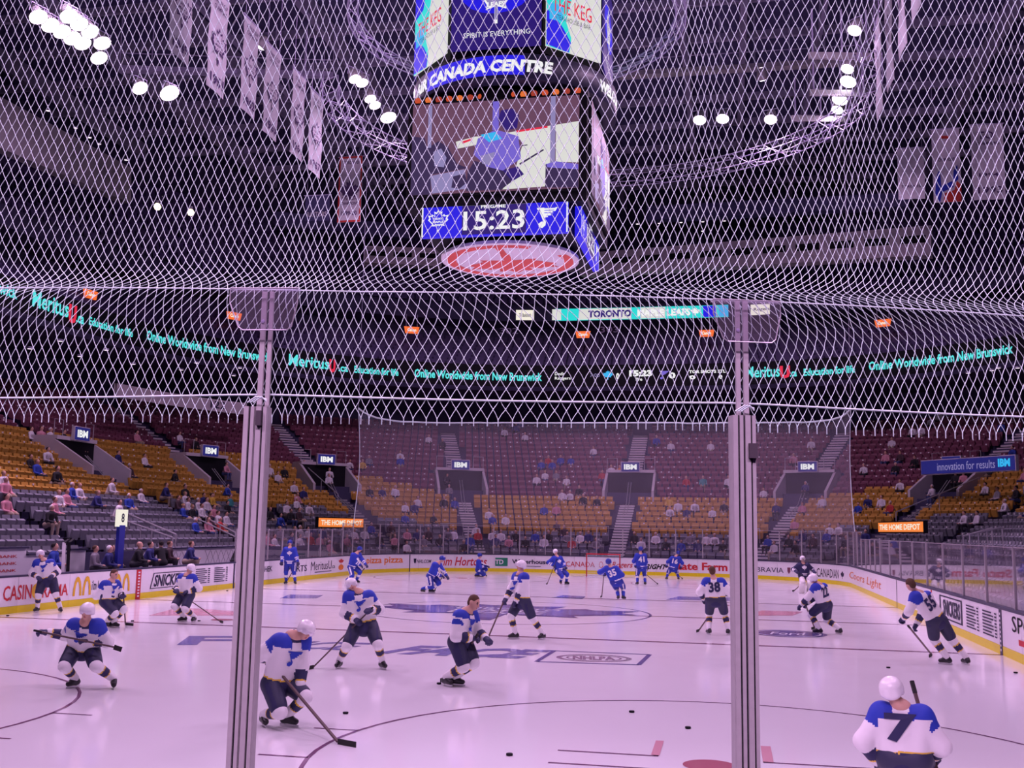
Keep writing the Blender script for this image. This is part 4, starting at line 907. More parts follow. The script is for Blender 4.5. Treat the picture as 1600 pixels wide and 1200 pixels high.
flag_at(527, 563, 246, 348, 60, 'pink bordered division champions banner at left of the scoreboard', border='bannerred', lines=[('TORONTO', .14, .88, .72, .05), ('ATLANTIC', .16, .40, .68, .05), ('DIVISION', .18, .33, .64, .05), ('CHAMPIONS', .14, .26, .72, .045), ('1999-00', .16, .1, .68, .07)], crest=LEAF)
flag_at(476, 514, 306, 346, 60, 'dim dark purple banner with one pale word left of the division banner', cloth='roof', ink='banner', lines=[('RAPTORS', .1, .15, .8, .2)], crest=None)
flag_at(1404, 1446, 232, 312, 60, 'plain pale banner, shortest of the three right-hand flags', lines=[('TORONTO', .12, .22, .76, .05)], crest=None)
flag_at(1459, 1503, 202, 317, 60, 'pale banner with blue and red ribbon shape, middle of the right-hand flags', lines=[('CHAMPIONS', .2, .55, .6, .05)], crest=None, extra=[('bannerblue', [(.05, .10), (.22, .0), (.30, .12), (.25, .45), (.12, .35)]), ('bannerblue', [(.72, .25), (.90, .30), (.88, .50), (.74, .42)]), ('bannerblue', [(.28, .13), (.72, .20), (.68, .28), (.3, .22)]), ('bannerred', [(.35, .0), (.98, .0), (1., .22), (.85, .28), (.75, .16), (.4, .12)]), ('bannerred', [(.35, .86), (.65, .86), (.65, .90), (.35, .90)])])
flag_at(1521, 1572, 195, 313, 60, 'large pale banner with rows of dark print, rightmost flag', lines=[('TO', .2, .8, .5, .1), ('CHAMPIONS', .15, .72, .7, .04), ('1993', .15, .08, .75, .09), ('1994', .2, .3, .6, .05)], crest=None)
# ---------------------------------------------------------------- far end netting
EN = Path(.16); e0, e1 = EN.at_px(552, 2.8), EN.at_px(1335, 2.8)
def z_for(x, y, py):
    z = np.linspace(1, 20, 400); u = proj(np.c_[np.full(400, x), np.full(400, y), z])[:, 1]; return z[np.argmin(abs(u-py))]
fn = thing('end_netting', 'fine pale safety netting hung above the far end glass with a white top rope', 'netting', (0, 61.1, 3))
n, m = 48, 14; V = []; q0, q1 = EN.pos(e0), EN.pos(e1); zl, zr = z_for(q0[0], q0[1], 638), z_for(q1[0], q1[1], 634)
for j in range(m+1):
    v = j/m
    for i in range(n+1):
        u = i/n; bow = math.sin(math.pi*v)*.5+.12*v; q = EN.pos(e0+bow+(e1-e0-2*bow)*u); zt_ = zl+(zr-zl)*u; zm = z_for(q[0], q[1], 661)
        top = zm+(zt_-zm)*abs(2*u-1)**5; V.append(np.array([q[0], q[1], 2.75+(top-2.75)*v])+np.array([q[2], q[3], 0])*.08*math.sin(u*23)*math.sin(v*3))
A, B_ = V[m*(n+1)], V[-1]
b = MB(); b.add(V, [(j*(n+1)+i, j*(n+1)+i+1, (j+1)*(n+1)+i+1, (j+1)*(n+1)+i) for j in range(m) for i in range(n)]); b.build('net_sheet', M['farnet'], fn, True)
b = MB(); b.tube([V[m*(n+1)+i] for i in range(n+1)], .05, 5); b.build('top_rope', M['twine'], fn)
for c in (0, n):
    b = MB(); b.tube([V[j*(n+1)+c] for j in range(m+1)], .022, 4); b.build('edge_rope', M['twine'], fn)
for p in (A, B_):
    b = MB(); b.tube([p, p+np.array([0, 0, 22.])], .012, 4); b.build('hanging_wire', M['beam'], fn)
# ---------------------------------------------------------------- goal
gl = thing('hockey_goal', 'red framed hockey goal with white netting at the far end', 'goal', (0, 57.61, 0))
for sx in (-1, 1):
    b = MB(); b.tube([(sx*.945, 57.61, 0), (sx*.945, 57.61, 1.25)], .035, 8); b.build('goal_post', M['red'], gl)
b = MB(); b.tube([(-.98, 57.61, 1.25), (.98, 57.61, 1.25)], .035, 8); b.build('crossbar', M['red'], gl)
b = MB(); b.tube([(-.945, 57.61, .03), (-1.1, 58.4, .03), (-.6, 58.75, .03), (.6, 58.75, .03), (1.1, 58.4, .03), (.945, 57.61, .03)], .03, 6); b.build('base_frame', M['white'], gl)
b = MB(); bk = [(-.945, 57.61), (-1.08, 58.35), (-.6, 58.7), (0, 58.72), (.6, 58.7), (1.08, 58.35), (.945, 57.61)]
for k in range(9): z = .03+k*.14; f = .35+.65*(1-k/9); b.tube([(x, 57.61+(y-57.61)*f, z) for x, y in bk], .006, 3)
for i in range(25):
    x = -1+i/12; b.tube([(x, 58.7-abs(x)*.2, .03), (x*.95, 57.61+(1.05)*.38, 1.2), (x*.93, 57.62, 1.25)], .006, 3)
b.build('goal_netting', M['twine'], gl, kind='stuff')
# ---------------------------------------------------------------- signs on the stands
def lit_sign(pa, pb, h, R, label, text, m, tm, name='lit_sign', fr='black', tb=.02, shrink=.86):
    A = ray_R(*pa, R); Bq = ray_R(*pb, R); W = np.linalg.norm(Bq-A); ex = (Bq-A)/W; nn = np.cross(Z3, ex); nn /= np.linalg.norm(nn); t = thing(name, label, 'sign', A)
    b = MB(); b.obox((A+Bq)/2+Z3*h/2+nn*.12, ex*(W/2+.06), nn*.1, Z3*(h/2+.06)); b.build('sign_box', M[fr], t)
    b = MB(); b.obox((A+Bq)/2+Z3*h/2, ex*W/2, nn*.02, Z3*h/2); b.build('sign_face', M[m], t)
    b = MB(); text_flat(b, text, A+ex*W*(1-shrink)/2+Z3*h*.2-nn*.035, ex, Z3, W*shrink, h*.6, 0, 0, tb); b.build('sign_lettering', M[tm], t); return t, A, ex, nn, W
lit_sign((498, 823), (567, 824), .50, 3.0, 'glowing orange shop sign in the left corner behind the glass', 'THE HOME DEPOT', 'e_amber', 'e_warm', tb=.025, shrink=.92)
lit_sign((1373, 831), (1442, 831), .48, 3.0, 'glowing orange shop sign in the right corner behind the glass', 'THE HOME DEPOT', 'e_amber', 'e_warm', tb=.025, shrink=.92)
t, A, ex, nn, W = lit_sign((1440, 741), (1586, 734), .78, 10.5, 'long blue banner board reading innovation for results in the right stand', 'innovation for results', 'e_signblue', 'e_grey', fr='pale', tb=.0, shrink=.62)
b = MB(); text_flat(b, 'IBM', A+ex*W*.84+Z3*.2-nn*.035, ex, Z3, W*.12, .45, 0, 0, .05); b.build('sign_lettering', M['e_sky'], t)
# ---------------------------------------------------------------- bench wall on the left
PBn = Path(2.25)
def wall_piece(px0, px1, z1, m, name, label, cat='panel', R=2.25, texts=None):
    P = Path(R); s0, s1 = P.at_px(px0, 1, 'l'), P.at_px(px1, 1, 'l'); q = P.pos([s0, s1]); t = thing(name, label, cat, (q[0][0], q[0][1], 0))
    A, Bq = np.array([q[0][0], q[0][1], 0]), np.array([q[1][0], q[1][1], 0]); ex = Bq-A; W = np.linalg.norm(ex); ex /= W; nn = np.cross(Z3, ex)
    b = MB(); b.obox((A+Bq)/2+Z3*z1/2+nn*.05, ex*W/2, nn*.05, Z3*z1/2); b.build('wall_face', M[m], t); b = MB(); b.bar(A+Z3*(z1+.03), Bq+Z3*(z1+.03), .2, .06); b.build('wall_cap', M['cap'], t)
    for j, tx in enumerate(texts or []):
        b = MB(); text_flat(b, tx, A+ex*W*.15+Z3*(z1-.28-.22*j)-nn*.02, ex, Z3, W*.7, .09); b.build('panel_lettering', M['red'], t)
    return t, A, ex, nn, W
wall_piece(-60, 35, 1.72, 'white', 'bench_backboard', 'pinkish white advert panel with rows of small print at far left bench', texts=['SCOTIABANK', 'SCOTIABANK', 'SCOTIABANK', 'SCOTIABANK'])
wall_piece(37, 96, 1.5, 'white', 'bench_backboard', 'plain white bench wall panel behind the player at the left boards')
wall_piece(108, 132, 1.62, 'white', 'bench_door', 'narrow white bench door left of the seated staff', 'door')
t, A, ex, nn, W = wall_piece(222, 372, 1.55, 'white', 'bench_backboard', 'white bench wall with diagonal mesh pattern and a paper sheet')
b = MB()
for k in range(int(W/.5)):
    for s in (-1, 1): b.bar(A+ex*(k*.5+.05 if s > 0 else k*.5+1.0)+Z3*.2-nn*.008, A+ex*(k*.5+1.0 if s > 0 else k*.5+.05)+Z3*1.45-nn*.008, .012, .012)
b.build('wall_mesh', M['steel'], t, kind='stuff')
b = MB(); b.obox(A+ex*W*.53+Z3*1.15-nn*.02, ex*.55, nn*.01, Z3*.36); b.build('paper_sheet', M['white'], t)
b = MB(); b.obox(np.array([-15.9, 34, .75]), (.05, 0, 0), (0, 24, 0), (0, 0, .75)); b.build('trim_1', M['dark'], kind='structure')
q = Path(1.1); c = q.pos(q.at_px(187, 1.2, 'l')); t = thing('bench_post', 'blue post with a square white sign at the left bench', 'post', (c[0], c[1], 0))
b = MB(); b.box((c[0], c[1], 1.25), (.12, .36, 2.5)); b.build('post', M['blue'], t); b = MB(); b.box((c[0], c[1], 2.75), (.1, .62, .60)); b.build('sign_plate', M['e_warm'], t)
b = MB(); text_flat(b, '8', (c[0]+.06, c[1]-.1, 2.6), Y3, Z3, .2, .32, 0, 0, .03); b.build('sign_number', M['navy'], t)
q = Path(1.15); s0, s1 = q.at_px(-40, .6, 'l'), q.at_px(360, .6, 'l'); pq = q.pos([s0, s1]); t = thing('team_bench', 'long low dark bench behind the left boards', 'bench', (pq[0][0], pq[0][1], 0))
b = MB(); b.bar((pq[0][0], pq[0][1], .92), (pq[1][0], pq[1][1], .92), .4, .07); b.build('bench_seat', M['dark'], t)
for k in range(8):
    p = pq[0]+(pq[1]-pq[0])*k/7; b = MB(); b.box((p[0], p[1], .69), (.3, .1, .40)); b.build('leg', M['black'], t)
q = Path(.55); 
for i, (px, m) in enumerate(((101, 'white'), (107, 'black'))):
    c = q.pos(q.at_px(px, 1.3, 'l')); t = thing('goalie_stick_rack', 'upright %s spare stick leaning at the bench gate' % ('white' if i == 0 else 'black'), 'stick', (c[0], c[1], 1.0))
    b = MB(); b.bar((c[0], c[1], 1.0), (c[0]-.1, c[1]+.1, 1.95), .10, .03); b.build('stick_shaft', M[m], t); b = MB(); b.bar((c[0]-.1, c[1]+.1, 1.93), (c[0]-.1, c[1]+.35, 2.05), .09, .03); b.build('stick_blade', M['black'], t)
# ---------------------------------------------------------------- people: smooth-blended bodies meshed from tapered limbs
def cap_d(P, a, b, ra, rb):
    ab = b-a; L2 = max(ab@ab, 1e-9); t = np.clip(((P-a)@ab)/L2, 0, 1)
    return np.linalg.norm(P-a-t[..., None]*ab, axis=-1)-(ra+(rb-ra)*t), t
def ell_d(P, c, Rm, rad):
    q = (P-c)@Rm; k0 = np.linalg.norm(q/rad, axis=-1); k1 = np.linalg.norm(q/(rad*rad), axis=-1)+1e-9
    return k0*(k0-1)/k1
def prim_d(P, p):
    if p[0] == 'c': return cap_d(P, p[1], p[2], p[3], p[4])
    return ell_d(P, p[1], p[2], p[3]), np.zeros(P.shape[:-1])
def sdf_mesh(prims, h, k=.03):
    lo = np.full(3, 1e9); hi = -lo
    for p in prims:
        if p[0] == 'c':
            r = max(p[3], p[4]); lo = np.minimum(lo, np.minimum(p[1], p[2])-r); hi = np.maximum(hi, np.maximum(p[1], p[2])+r)
        else: lo = np.minimum(lo, p[1]-p[3].max()); hi = np.maximum(hi, p[1]+p[3].max())
    lo = lo-2.5*h; N = np.ceil((hi+2.5*h-lo)/h).astype(int)+1
    G = np.stack(np.meshgrid(*[np.arange(n) for n in N], indexing='ij'), -1)*h+lo
    V = np.full(tuple(N), 9.)
    for p in prims:
        if p[0] == 'c': r = max(p[3], p[4]); a, b = np.minimum(p[1], p[2])-r, np.maximum(p[1], p[2])+r
        else: r = p[3].max(); a, b = p[1]-r, p[1]+r
        i0 = np.maximum(((a-3*k-2*h-lo)/h).astype(int), 0); i1 = np.minimum(((b+3*k+2*h-lo)/h).astype(int)+2, N)
        sl = tuple(slice(x, y) for x, y in zip(i0, i1)); d, _ = prim_d(G[sl], p); o = V[sl]
        hh = np.maximum(k-abs(o-d), 0)/k; V[sl] = np.minimum(o, d)-hh*hh*k*.25
    s = V < 0; n = N-1
    act = np.zeros(tuple(n), int)
    for i in (0, 1):
        for j in (0, 1):
            for l in (0, 1): act += s[i:n[0]+i, j:n[1]+j, l:n[2]+l]
    A = (act > 0) & (act < 8); idx = np.full(tuple(n), -1); idx[A] = np.arange(A.sum()); C = np.argwhere(A)
    acc = np.zeros((len(C), 3)); cnt = np.zeros(len(C))
    for ax in range(3):
        o1, o2 = [q for q in range(3) if q != ax]
        for u in (0, 1):
            for v in (0, 1):
                off = np.zeros(3, int); off[o1] = u; off[o2] = v; e = C+off; e2 = e.copy(); e2[:, ax] += 1
                va, vb = V[tuple(e.T)], V[tuple(e2.T)]; cr = (va < 0) != (vb < 0); t = np.where(cr, va/np.where(cr, va-vb, 1), 0)
                pt = np.tile(off.astype(float), (len(C), 1)); pt[:, ax] += t; acc[cr] += pt[cr]; cnt[cr] += 1
    X = (C+acc/cnt[:, None])*h+lo; F = []
    for ax in range(3):
        o1, o2 = (ax+1) % 3, (ax+2) % 3
        sa = [slice(1, -1)]*3; sa[ax] = slice(0, -1); sbb = [slice(1, -1)]*3; sbb[ax] = slice(1, None)
        ch = s[tuple(sa)] != s[tuple(sbb)]; E = np.argwhere(ch)
        if not len(E): continue
        base = E.copy(); base[:, o1] += 1; base[:, o2] += 1
        def cell(a, b): q = base.copy(); q[:, o1] -= a; q[:, o2] -= b; return idx[tuple(q.T)]
        q = np.stack([cell(1, 1), cell(0, 1), cell(0, 0), cell(1, 0)], 1); inside = s[tuple(base.T)]
        q[~inside] = q[~inside][:, ::-1]; F.append(q)
    F = np.concatenate(F); F = F[(F >= 0).all(1)]
    return X, F
def face_tags(X, F, prims, tagf):
    c = X[F].mean(1); best = np.full(len(c), 1e9); bi = np.zeros(len(c), int); bt = np.zeros(len(c))
    for i, p in enumerate(prims):
        d, t = prim_d(c, p); m = d < best; best[m] = d[m]; bi[m] = i; bt[m] = t[m]
    return [tagf(prims[i][-1], t, q) for i, t, q in zip(bi, bt, c)]
def sdf_obj(name, prims, h, k, mats, parent=None, tagf=None, loc=None):
    X, F = sdf_mesh(prims, h, k); mb = MB(); mb.add(X, F.tolist())
    mb.m = face_tags(X, F, prims, tagf) if tagf else [0]*len(F)
    return mb.build(name, mats, parent, True, loc=loc), X
def ik(a, b, l1, l2, bend):
    d = b-a; L = np.linalg.norm(d); dn = d/L; L2 = min(L, (l1+l2)*.995); x = (l1*l1-l2*l2+L2*L2)/(2*L2); hgt = math.sqrt(max(l1*l1-x*x, 0))
    if L > l1+l2: x = L*l1/(l1+l2)
    w_ = bend-dn*(bend@dn); w_ /= np.linalg.norm(w_)+1e-9
    return a+dn*x+w_*hgt
SK = mat('skin', (.62, .36, .27), .55, var=.05); SKD = mat('face_dark', (.10, .05, .05), .6, var=0); LIP = mat('lips', (.45, .16, .14), .5, var=0)
JW = mat('jersey_white', (.80, .78, .80), .75, var=.05); JB = mat('jersey_blue', (.02, .045, .42), .7, var=.08); JN = mat('jersey_navy', (.025, .025, .085), .75, var=.08)
PNV = mat('pants_navy', (.03, .032, .075), .6, var=.1); PBL = mat('pants_blue', (.02, .035, .30), .6, var=.1); GY = mat('trim_gold', (.75, .50, .05), .6); GLV = mat('glove_navy', (.03, .03, .09), .6)
HW = mat('helmet_white', (.85, .83, .85), .25, var=0, spec=.6); HB = mat('helmet_blue', (.02, .04, .30), .3, var=0); HR = mat('hair_brown', (.09, .045, .025), .8, var=.2)
SKB = mat('skate_black', (.02, .02, .024), .4); BLD = mat('skate_blade_steel', (.7, .7, .72), .25, .8); STK = mat('stick_shaft', (.11, .07, .07), .5); TAPE = mat('stick_tape', (.02, .02, .02), .8); PADW = mat('goalie_pad', (.8, .78, .76), .6)
KITS = {'w': dict(body=JW, yoke=JB, b1=JN, b2=GY, pants=PNV, sock=JW, sb=JN), 'b': dict(body=JB, yoke=JB, b1=JW, b2=JW, pants=PBL, sock=JB, sb=JW), 'g': dict(body=JN, yoke=JN, b1=JW, b2=JW, pants=PNV, sock=PADW, sb=PADW)}
def player(label, kit, g, phi, head, N, P, HL, HR_, AL, AR, hair='helmet', stick=None, number=None, lean=0., h=.026, lift='', groupname=None, crest=True, depth=None):
    K = KITS[kit]; G = at(*g, Z=0) if depth is None else depth
    def pl(p, z=None):
        d = FWD+RGT*(p[0]-800)/FOC-UPV*(p[1]-600)/FOC; off = p[2] if len(p) > 2 else 0
        return CAM+d*(((G-CAM)@FH+off)/(d@FH))
    ph = math.radians(phi); f = -math.cos(ph)*FH+math.sin(ph)*RH; rt = np.cross(f, Z3)          # rt: the player's own right
    n_, p_ = pl((*N, -lean*math.cos(ph))), pl(P); hd = pl((*head, -lean*1.3*math.cos(ph)))
    d = hd-n_; hd = n_+d/np.linalg.norm(d)*min(max(np.linalg.norm(d), .19), .25)
    T = n_-p_; tl = np.linalg.norm(T); T = T/tl
    if tl > .62: p_ = n_-T*.62
    if tl < .45: p_ = n_-T*.45
    imgL = 1 if rt@RH < 0 else -1                   # is the player's right arm on the image's left?
    rs = rt if abs(rt@RH) > .25 else rt
    sh = {s: n_-T*.075+rt*.185*s for s in (1, -1)}; hp = {s: p_+rt*.13*s-T*.02 for s in (1, -1)}
    lft = 1 if (rt@RH) <= 0 else -1                 # player's side that lies image-left
    hand = {lft: pl(HL), -lft: pl(HR_)}; an = {lft: pl(AL), -lft: pl(AR)}
    for s in (1, -1):
        if len(hand) and len((HL, HR_)[0 if s == lft else 1]) < 3: hand[s] = hand[s]+f*.20
        v = hand[s]-sh[s]; L = np.linalg.norm(v)
        if L > .64: hand[s] = sh[s]+v/L*.64
        side = 'L' if s == lft else 'R'
        if side not in lift: an[s] = an[s]*1; an[s][2] = .13
        v = an[s]-hp[s]; L = np.linalg.norm(v)
        if L > .90: an[s][:2] = hp[s][:2]+v[:2]*max(0, math.sqrt(max(.80-v[2]**2, .01)))/max(np.linalg.norm(v[:2]), 1e-6)
    el = {s: ik(sh[s], hand[s], .32, .32, rt*s*.8-f*.5-Z3*.5) for s in (1, -1)}
    kn = {s: ik(hp[s], an[s], .43, .43, f+rt*s*.06) for s in (1, -1)}
    loc = np.array([G[0], G[1], 0.])
    up = hd-n_; up = up/np.linalg.norm(up)*.5+Z3*.5; up /= np.linalg.norm(up); fr = f-up*(f@up); fr /= np.linalg.norm(fr); rr_ = np.cross(fr, up)
    Rm = np.stack([rr_, fr, up], 1); E = lambda x, y, z: hd+rr_*x+fr*y+up*z
    A = np.array
    B = [('e', E(0, 0, .02), Rm, A([.078, .098, .105]), 0), ('e', E(0, .03, -.055), Rm, A([.058, .065, .065]), 0), ('c', E(0, .095, .005), E(0, .118, -.022), .010, .016, 0), ('e', E(.078, -.005, 0), Rm, A([.014, .026, .034]), 0), ('e', E(-.078, -.005, 0), Rm, A([.014, .026, .034]), 0),
         ('c', E(0, -.01, -.07), n_, .055, .062, 0), ('c', n_-T*.02, p_, .11, .12, 0)]
    for s in (1, -1):
        B += [('c', n_-T*.06, sh[s], .06, .055, 0), ('c', sh[s], el[s], .052, .042, 0), ('c', el[s], hand[s], .042, .030, 0), ('c', p_, hp[s], .09, .085, 0), ('c', hp[s], kn[s], .082, .056, 0), ('c', kn[s], an[s], .054, .040, 0)]
    eyes = [E(x, .088, .018) for x in (.031, -.031)]; brow = [E(x, .092, .04) for x in (.031, -.031)]; mth = E(0, .092, -.062)
    def bt(tg, t, c):
        if min(np.linalg.norm(c-e) for e in eyes) < .016 or min(np.linalg.norm(c-e) for e in brow) < .013: return 1
        if np.linalg.norm(c-mth) < .02: return 2
        return 0
    root, _ = sdf_obj('person', B, h*.72, .03, [SK, SKD, LIP], None, bt, loc); tag(root, label, 'person', groupname)
    # jersey
    Jm = [('c', n_-T*.10-rt*.12, n_-T*.10+rt*.12, .125, .125, 'top'), ('c', n_-T*.06-f*.02, n_+T*.015, .10, .078, 'top')]
    for s in (1, -1):
        Jm += [('c', sh[s]+rt*s*.0, p_+rt*s*.10-T*.06, .115, .135, 'tor'), ('c', sh[s]+Z3*.015, el[s], .105, .088, 'ua'), ('c', el[s], el[s]+(hand[s]-el[s])*.80, .088, .068, 'fa')]
    Jm += [('c', n_-T*.15+f*.02, p_-T*.06+f*.02, .14, .165, 'tor')]
    def jt(tg, t, c):
        q = (c-p_)@T/max(np.linalg.norm(n_-p_), .3)
        if tg == 'tor' or tg == 'top':
            if q > .80 and kit == 'w' and abs((c-n_)@rt) > .075: return 1
            if q > .93 and kit == 'w' and (c-n_)@f > .02: return 2
            if q < .09 and (kit == 'w' or q > .02): return 2
            if kit == 'w' and q < .13: return 3
            if kit != 'w' and -.10 < q < -.03: return 2
            return 0
        if tg == 'ua': return 1 if t < .45 and kit == 'w' else 0
        if kit == 'w': return 2 if .30 < t < .78 else 3 if .78 <= t < .86 else 0
        return 2 if .22 < t < .40 or .55 < t < .73 else 0
    jer, JX = sdf_obj('jersey', Jm, h, .05, [K['body'], K['yoke'], K['b1'], K['b2']], root, jt)
    Pm = [('c', p_-T*.03-rt*.09, p_-T*.03+rt*.09, .15, .15, 0)]
    for s in (1, -1): Pm.append(('c', hp[s], hp[s]+(kn[s]-hp[s])*.80, .140, .118, s))
    sdf_obj('hockey_pants', Pm, h, .04, [K['pants'], K['b1']], root, lambda tg, t, c: 1 if tg and kit != 'g' and abs(((c-hp[tg])@rt)*tg-.115) < .018 and t > .1 else 0)
    for s in (1, -1):
        pad = kit == 'g'
        Sm = [('c', kn[s]+(hp[s]-kn[s])*.16, kn[s], .088, .092, 'k'), ('c', kn[s], an[s]+Z3*.02, .090, .062, 's')] if not pad else [('c', kn[s]+(hp[s]-kn[s])*.45+f*.05, kn[s]+f*.08, .12, .135, 'k'), ('c', kn[s]+f*.08, an[s]+f*.10-Z3*.03, .135, .13, 's'), ('c', an[s]+f*.10, an[s]+f*.17-Z3*.05, .12, .10, 's')]
        sdf_obj('hockey_sock' if not pad else 'leg_pad', Sm, h, .03, [K['sock'], K['sb'], K['b2']], root, lambda tg, t, c: 1 if tg == 's' and .30 < t < .56 else 2 if tg == 's' and (.24 < t <= .30 or .56 <= t < .60) and kit == 'w' else 0)
        a = an[s]; toe = f*.9+rt*s*.35; toe /= np.linalg.norm(toe); zf = a[2]-.13
        sk, _ = sdf_obj('skate', [('c', a+Z3*.03, a-toe*.045-Z3*.04, .052, .05, 0), ('c', a-toe*.055-Z3*.045, a+toe*.14-Z3*.055, .045, .042, 0), ('c', a+Z3*.02, a+toe*.08-Z3*.03, .045, .045, 0)], h*.8, .02, [SKB], root)
        bl = MB(); bl.obox(a+toe*.04+Z3*(-.112), toe*.145, np.cross(toe, Z3)*.004, Z3*.016); bl.obox(a-toe*.06-Z3*.09, toe*.03, np.cross(toe, Z3)*.012, Z3*.02); bl.obox(a+toe*.12-Z3*.09, toe*.03, np.cross(toe, Z3)*.012, Z3*.02); bl.build('skate_blade', BLD, sk)
        # glove: cuff, back of the hand, four curled fingers, thumb
        hv = hand[s]; fa = hv-el[s]; fa /= np.linalg.norm(fa); sd = np.cross(fa, Z3); sd /= np.linalg.norm(sd)+1e-9; dn = np.cross(sd, fa); dn = dn if dn[2] < 0 else -dn
        Gm = [('c', hv-fa*.12, hv-fa*.02, .066, .052, 'cuff'), ('c', hv-fa*.01-sd*.025, hv+fa*.05-sd*.025, .042, .04, 0), ('c', hv-fa*.01+sd*.025, hv+fa*.05+sd*.025, .042, .04, 0)]
        for q, ln in ((-.050, .042), (-.018, .052), (.016, .050), (.048, .038)):
            k1 = hv+fa*.07+sd*q; k2 = k1+fa*ln*.7+dn*ln*.6; k3 = k2+dn*ln*.7-fa*ln*.4; Gm += [('c', k1, k2, .019, .018, 0), ('c', k2, k3, .018, .016, 0)]
        Gm += [('c', hv+sd*.055*s+fa*.0, hv+sd*.075*s+fa*.05+dn*.02, .022, .020, 0), ('c', hv+sd*.075*s+fa*.05+dn*.02, hv+sd*.05*s+fa*.08+dn*.05, .020, .017, 0)]
        sdf_obj('hockey_glove', Gm, max(.013, h*.6), .010, [GLV, K['b2'] if kit == 'w' else JW], root, lambda tg, t, c: 1 if tg == 'cuff' and .35 < t < .62 else 0)
    hm = {'helmet': HW, 'blue_helmet': HB}.get(hair)
    if hm: 
        sdf_obj('helmet', [('e', E(0, -.012, .035), Rm, A([.114, .134, .102]), 0), ('e', E(.095, -.01, -.01), Rm, A([.022, .055, .05]), 0), ('e', E(-.095, -.01, -.01), Rm, A([.022, .055, .05]), 0), ('e', E(0, -.065, -.02), Rm, A([.095, .065, .065]), 0)], h*.6, .02, [hm], root)
        if hair == 'helmet':
            v = MB(); L = []
            for yy in (0, 1):
                for a in np.linspace(-1.0, 1.0, 7): L.append(E(math.sin(a)*.118, math.cos(a)*.137, .045-.055*yy))
            v.add(L, [(k, k+1, 8+k, 7+k) for k in range(6)]); v.build('visor', M['clearplastic'], root)
    else: sdf_obj('hair', [('e', E(0, -.018, .045), Rm, A([.086, .100, .098]), 0), ('e', E(0, -.055, -.01), Rm, A([.074, .06, .07]), 0)], h*.6, .02, [HR], root)
    if kit == 'g':
        c = MB(); 
        for k in range(5): c.tube([E(-.085, .05, .04-.035*k), E(-.05, .125, .04-.035*k), E(.05, .125, .04-.035*k), E(.085, .05, .04-.035*k)], .006, 4)
        for x in (-.04, 0, .04): c.tube([E(x, .118, .05), E(x, .125, -.11)], .006, 4)
        c.build('mask_cage', BLD, root)
    def wrap(mbv, f_, nrm, name, m):
        pts = []
        for p in mbv:
            dd = JX-p; lat = dd-np.outer(dd@nrm, nrm); w_ = np.linalg.norm(lat, axis=1) < .05; pts.append(p+nrm*((dd[w_]@nrm).max()+.008 if w_.any() else .1))
        b_ = MB(); b_.add(pts, f_); b_.build(name, m, root)
    nb = JN if kit == 'w' else JW
    mid = n_*.55+p_*.45; Tn = (n_-p_)/np.linalg.norm(n_-p_)
    if number:
        nrm = -f-Tn*(-f@Tn); nrm /= np.linalg.norm(nrm); ex = np.cross(Tn, nrm); v, ff = text_arr(number, 0, .04); v[:, 0] *= .30/v[:, 0].max(); v[:, 1] *= .27/v[:, 1].max()
        wrap(mid+np.outer(v[:, 0]-.15, ex)+np.outer(v[:, 1]-.10, Tn), ff, nrm, 'jersey_number', nb)
    if crest:
        nrm = f-Tn*(f@Tn); nrm /= np.linalg.norm(nrm); ex = np.cross(Tn, nrm); poly = NOTE if kit == 'w' else LEAF
        v = np.array(poly)*.115; wrap(mid+np.outer(v[:, 0], ex)+np.outer(v[:, 1]+.04, Tn), [tuple(range(len(poly)))], nrm, 'jersey_crest', JB if kit == 'w' else JW)
    if stick:
        lab, s0, s1, s2 = stick[:4]; hs = [hand[1], hand[-1]]
        if len(stick) == 4:
            q1 = at(*s1, Z=.03); q2 = at(*s2, Z=.03)
            lim = (q1-G); 
            if np.linalg.norm(lim[:2]) > 1.6: q1 = G+lim/np.linalg.norm(lim[:2])*1.5; q1[2] = .03; v = (q2-at(*s1, Z=.03)); q2 = q1+v/np.linalg.norm(v)*.28
            v = q2-q1; q2 = q1+v/max(np.linalg.norm(v), 1e-6)*.30
            top = max(hs, key=lambda q: q[2]); low = min(hs, key=lambda q: q[2]); q0 = top+f*.03
            v = q0-q1; L = np.linalg.norm(v); q0 = q1+v/L*max(1.25, min(L+.12, 1.55))
        else: q0, q1, q2 = pl(s0), pl(s1), pl(s2)
        t = thing('hockey_stick', lab, 'hockey stick', q1); b_ = MB(); b_.bar(q0, q1, .032, .024); b_.build('shaft', STK, t)
        b_ = MB(); b_.bar(q1, q2, .012, .075); b_.build('blade', TAPE, t); b_ = MB(); v = (q1-q0)/np.linalg.norm(q1-q0); b_.bar(q0-v*.01, q0+v*.12, .037, .029); b_.build('grip_tape', TAPE, t)
    return root
WP = 'visiting player in white and blue '
HPp = 'home player in blue with white stripes '
player(WP+'standing by the casino advert, white helmet', 'w', (76, 957), 15, (63, 866), (68, 876), (74, 906), (62, 902), (82, 900), (58, 953), (94, 951), stick=('stick held low before the left boards advert, blade left', (80, 895), (30, 945), (14, 944)))
player(WP+'gliding right near the yellow arches, bare headed', 'w', (172, 981), 65, (178, 899), (173, 909), (170, 938), (162, 930), (182, 930), (166, 975), (176, 980), hair='hair', stick=('stick of the bare headed player by the yellow arches', (182, 930), (196, 975), (207, 976)))
player(WP+'crouching at front left, stick held across the body', 'w', (145, 1075), 0, (136, 955), (135, 972), (130, 1012), (78, 986), (143, 998), (117, 1066), (178, 1062), stick=('stick carried level across the crouching front-left player', (54, 985, -.35), (178, 1011, -.35), (190, 1015, -.35), 'air'), h=.02, lean=.25, number=None)
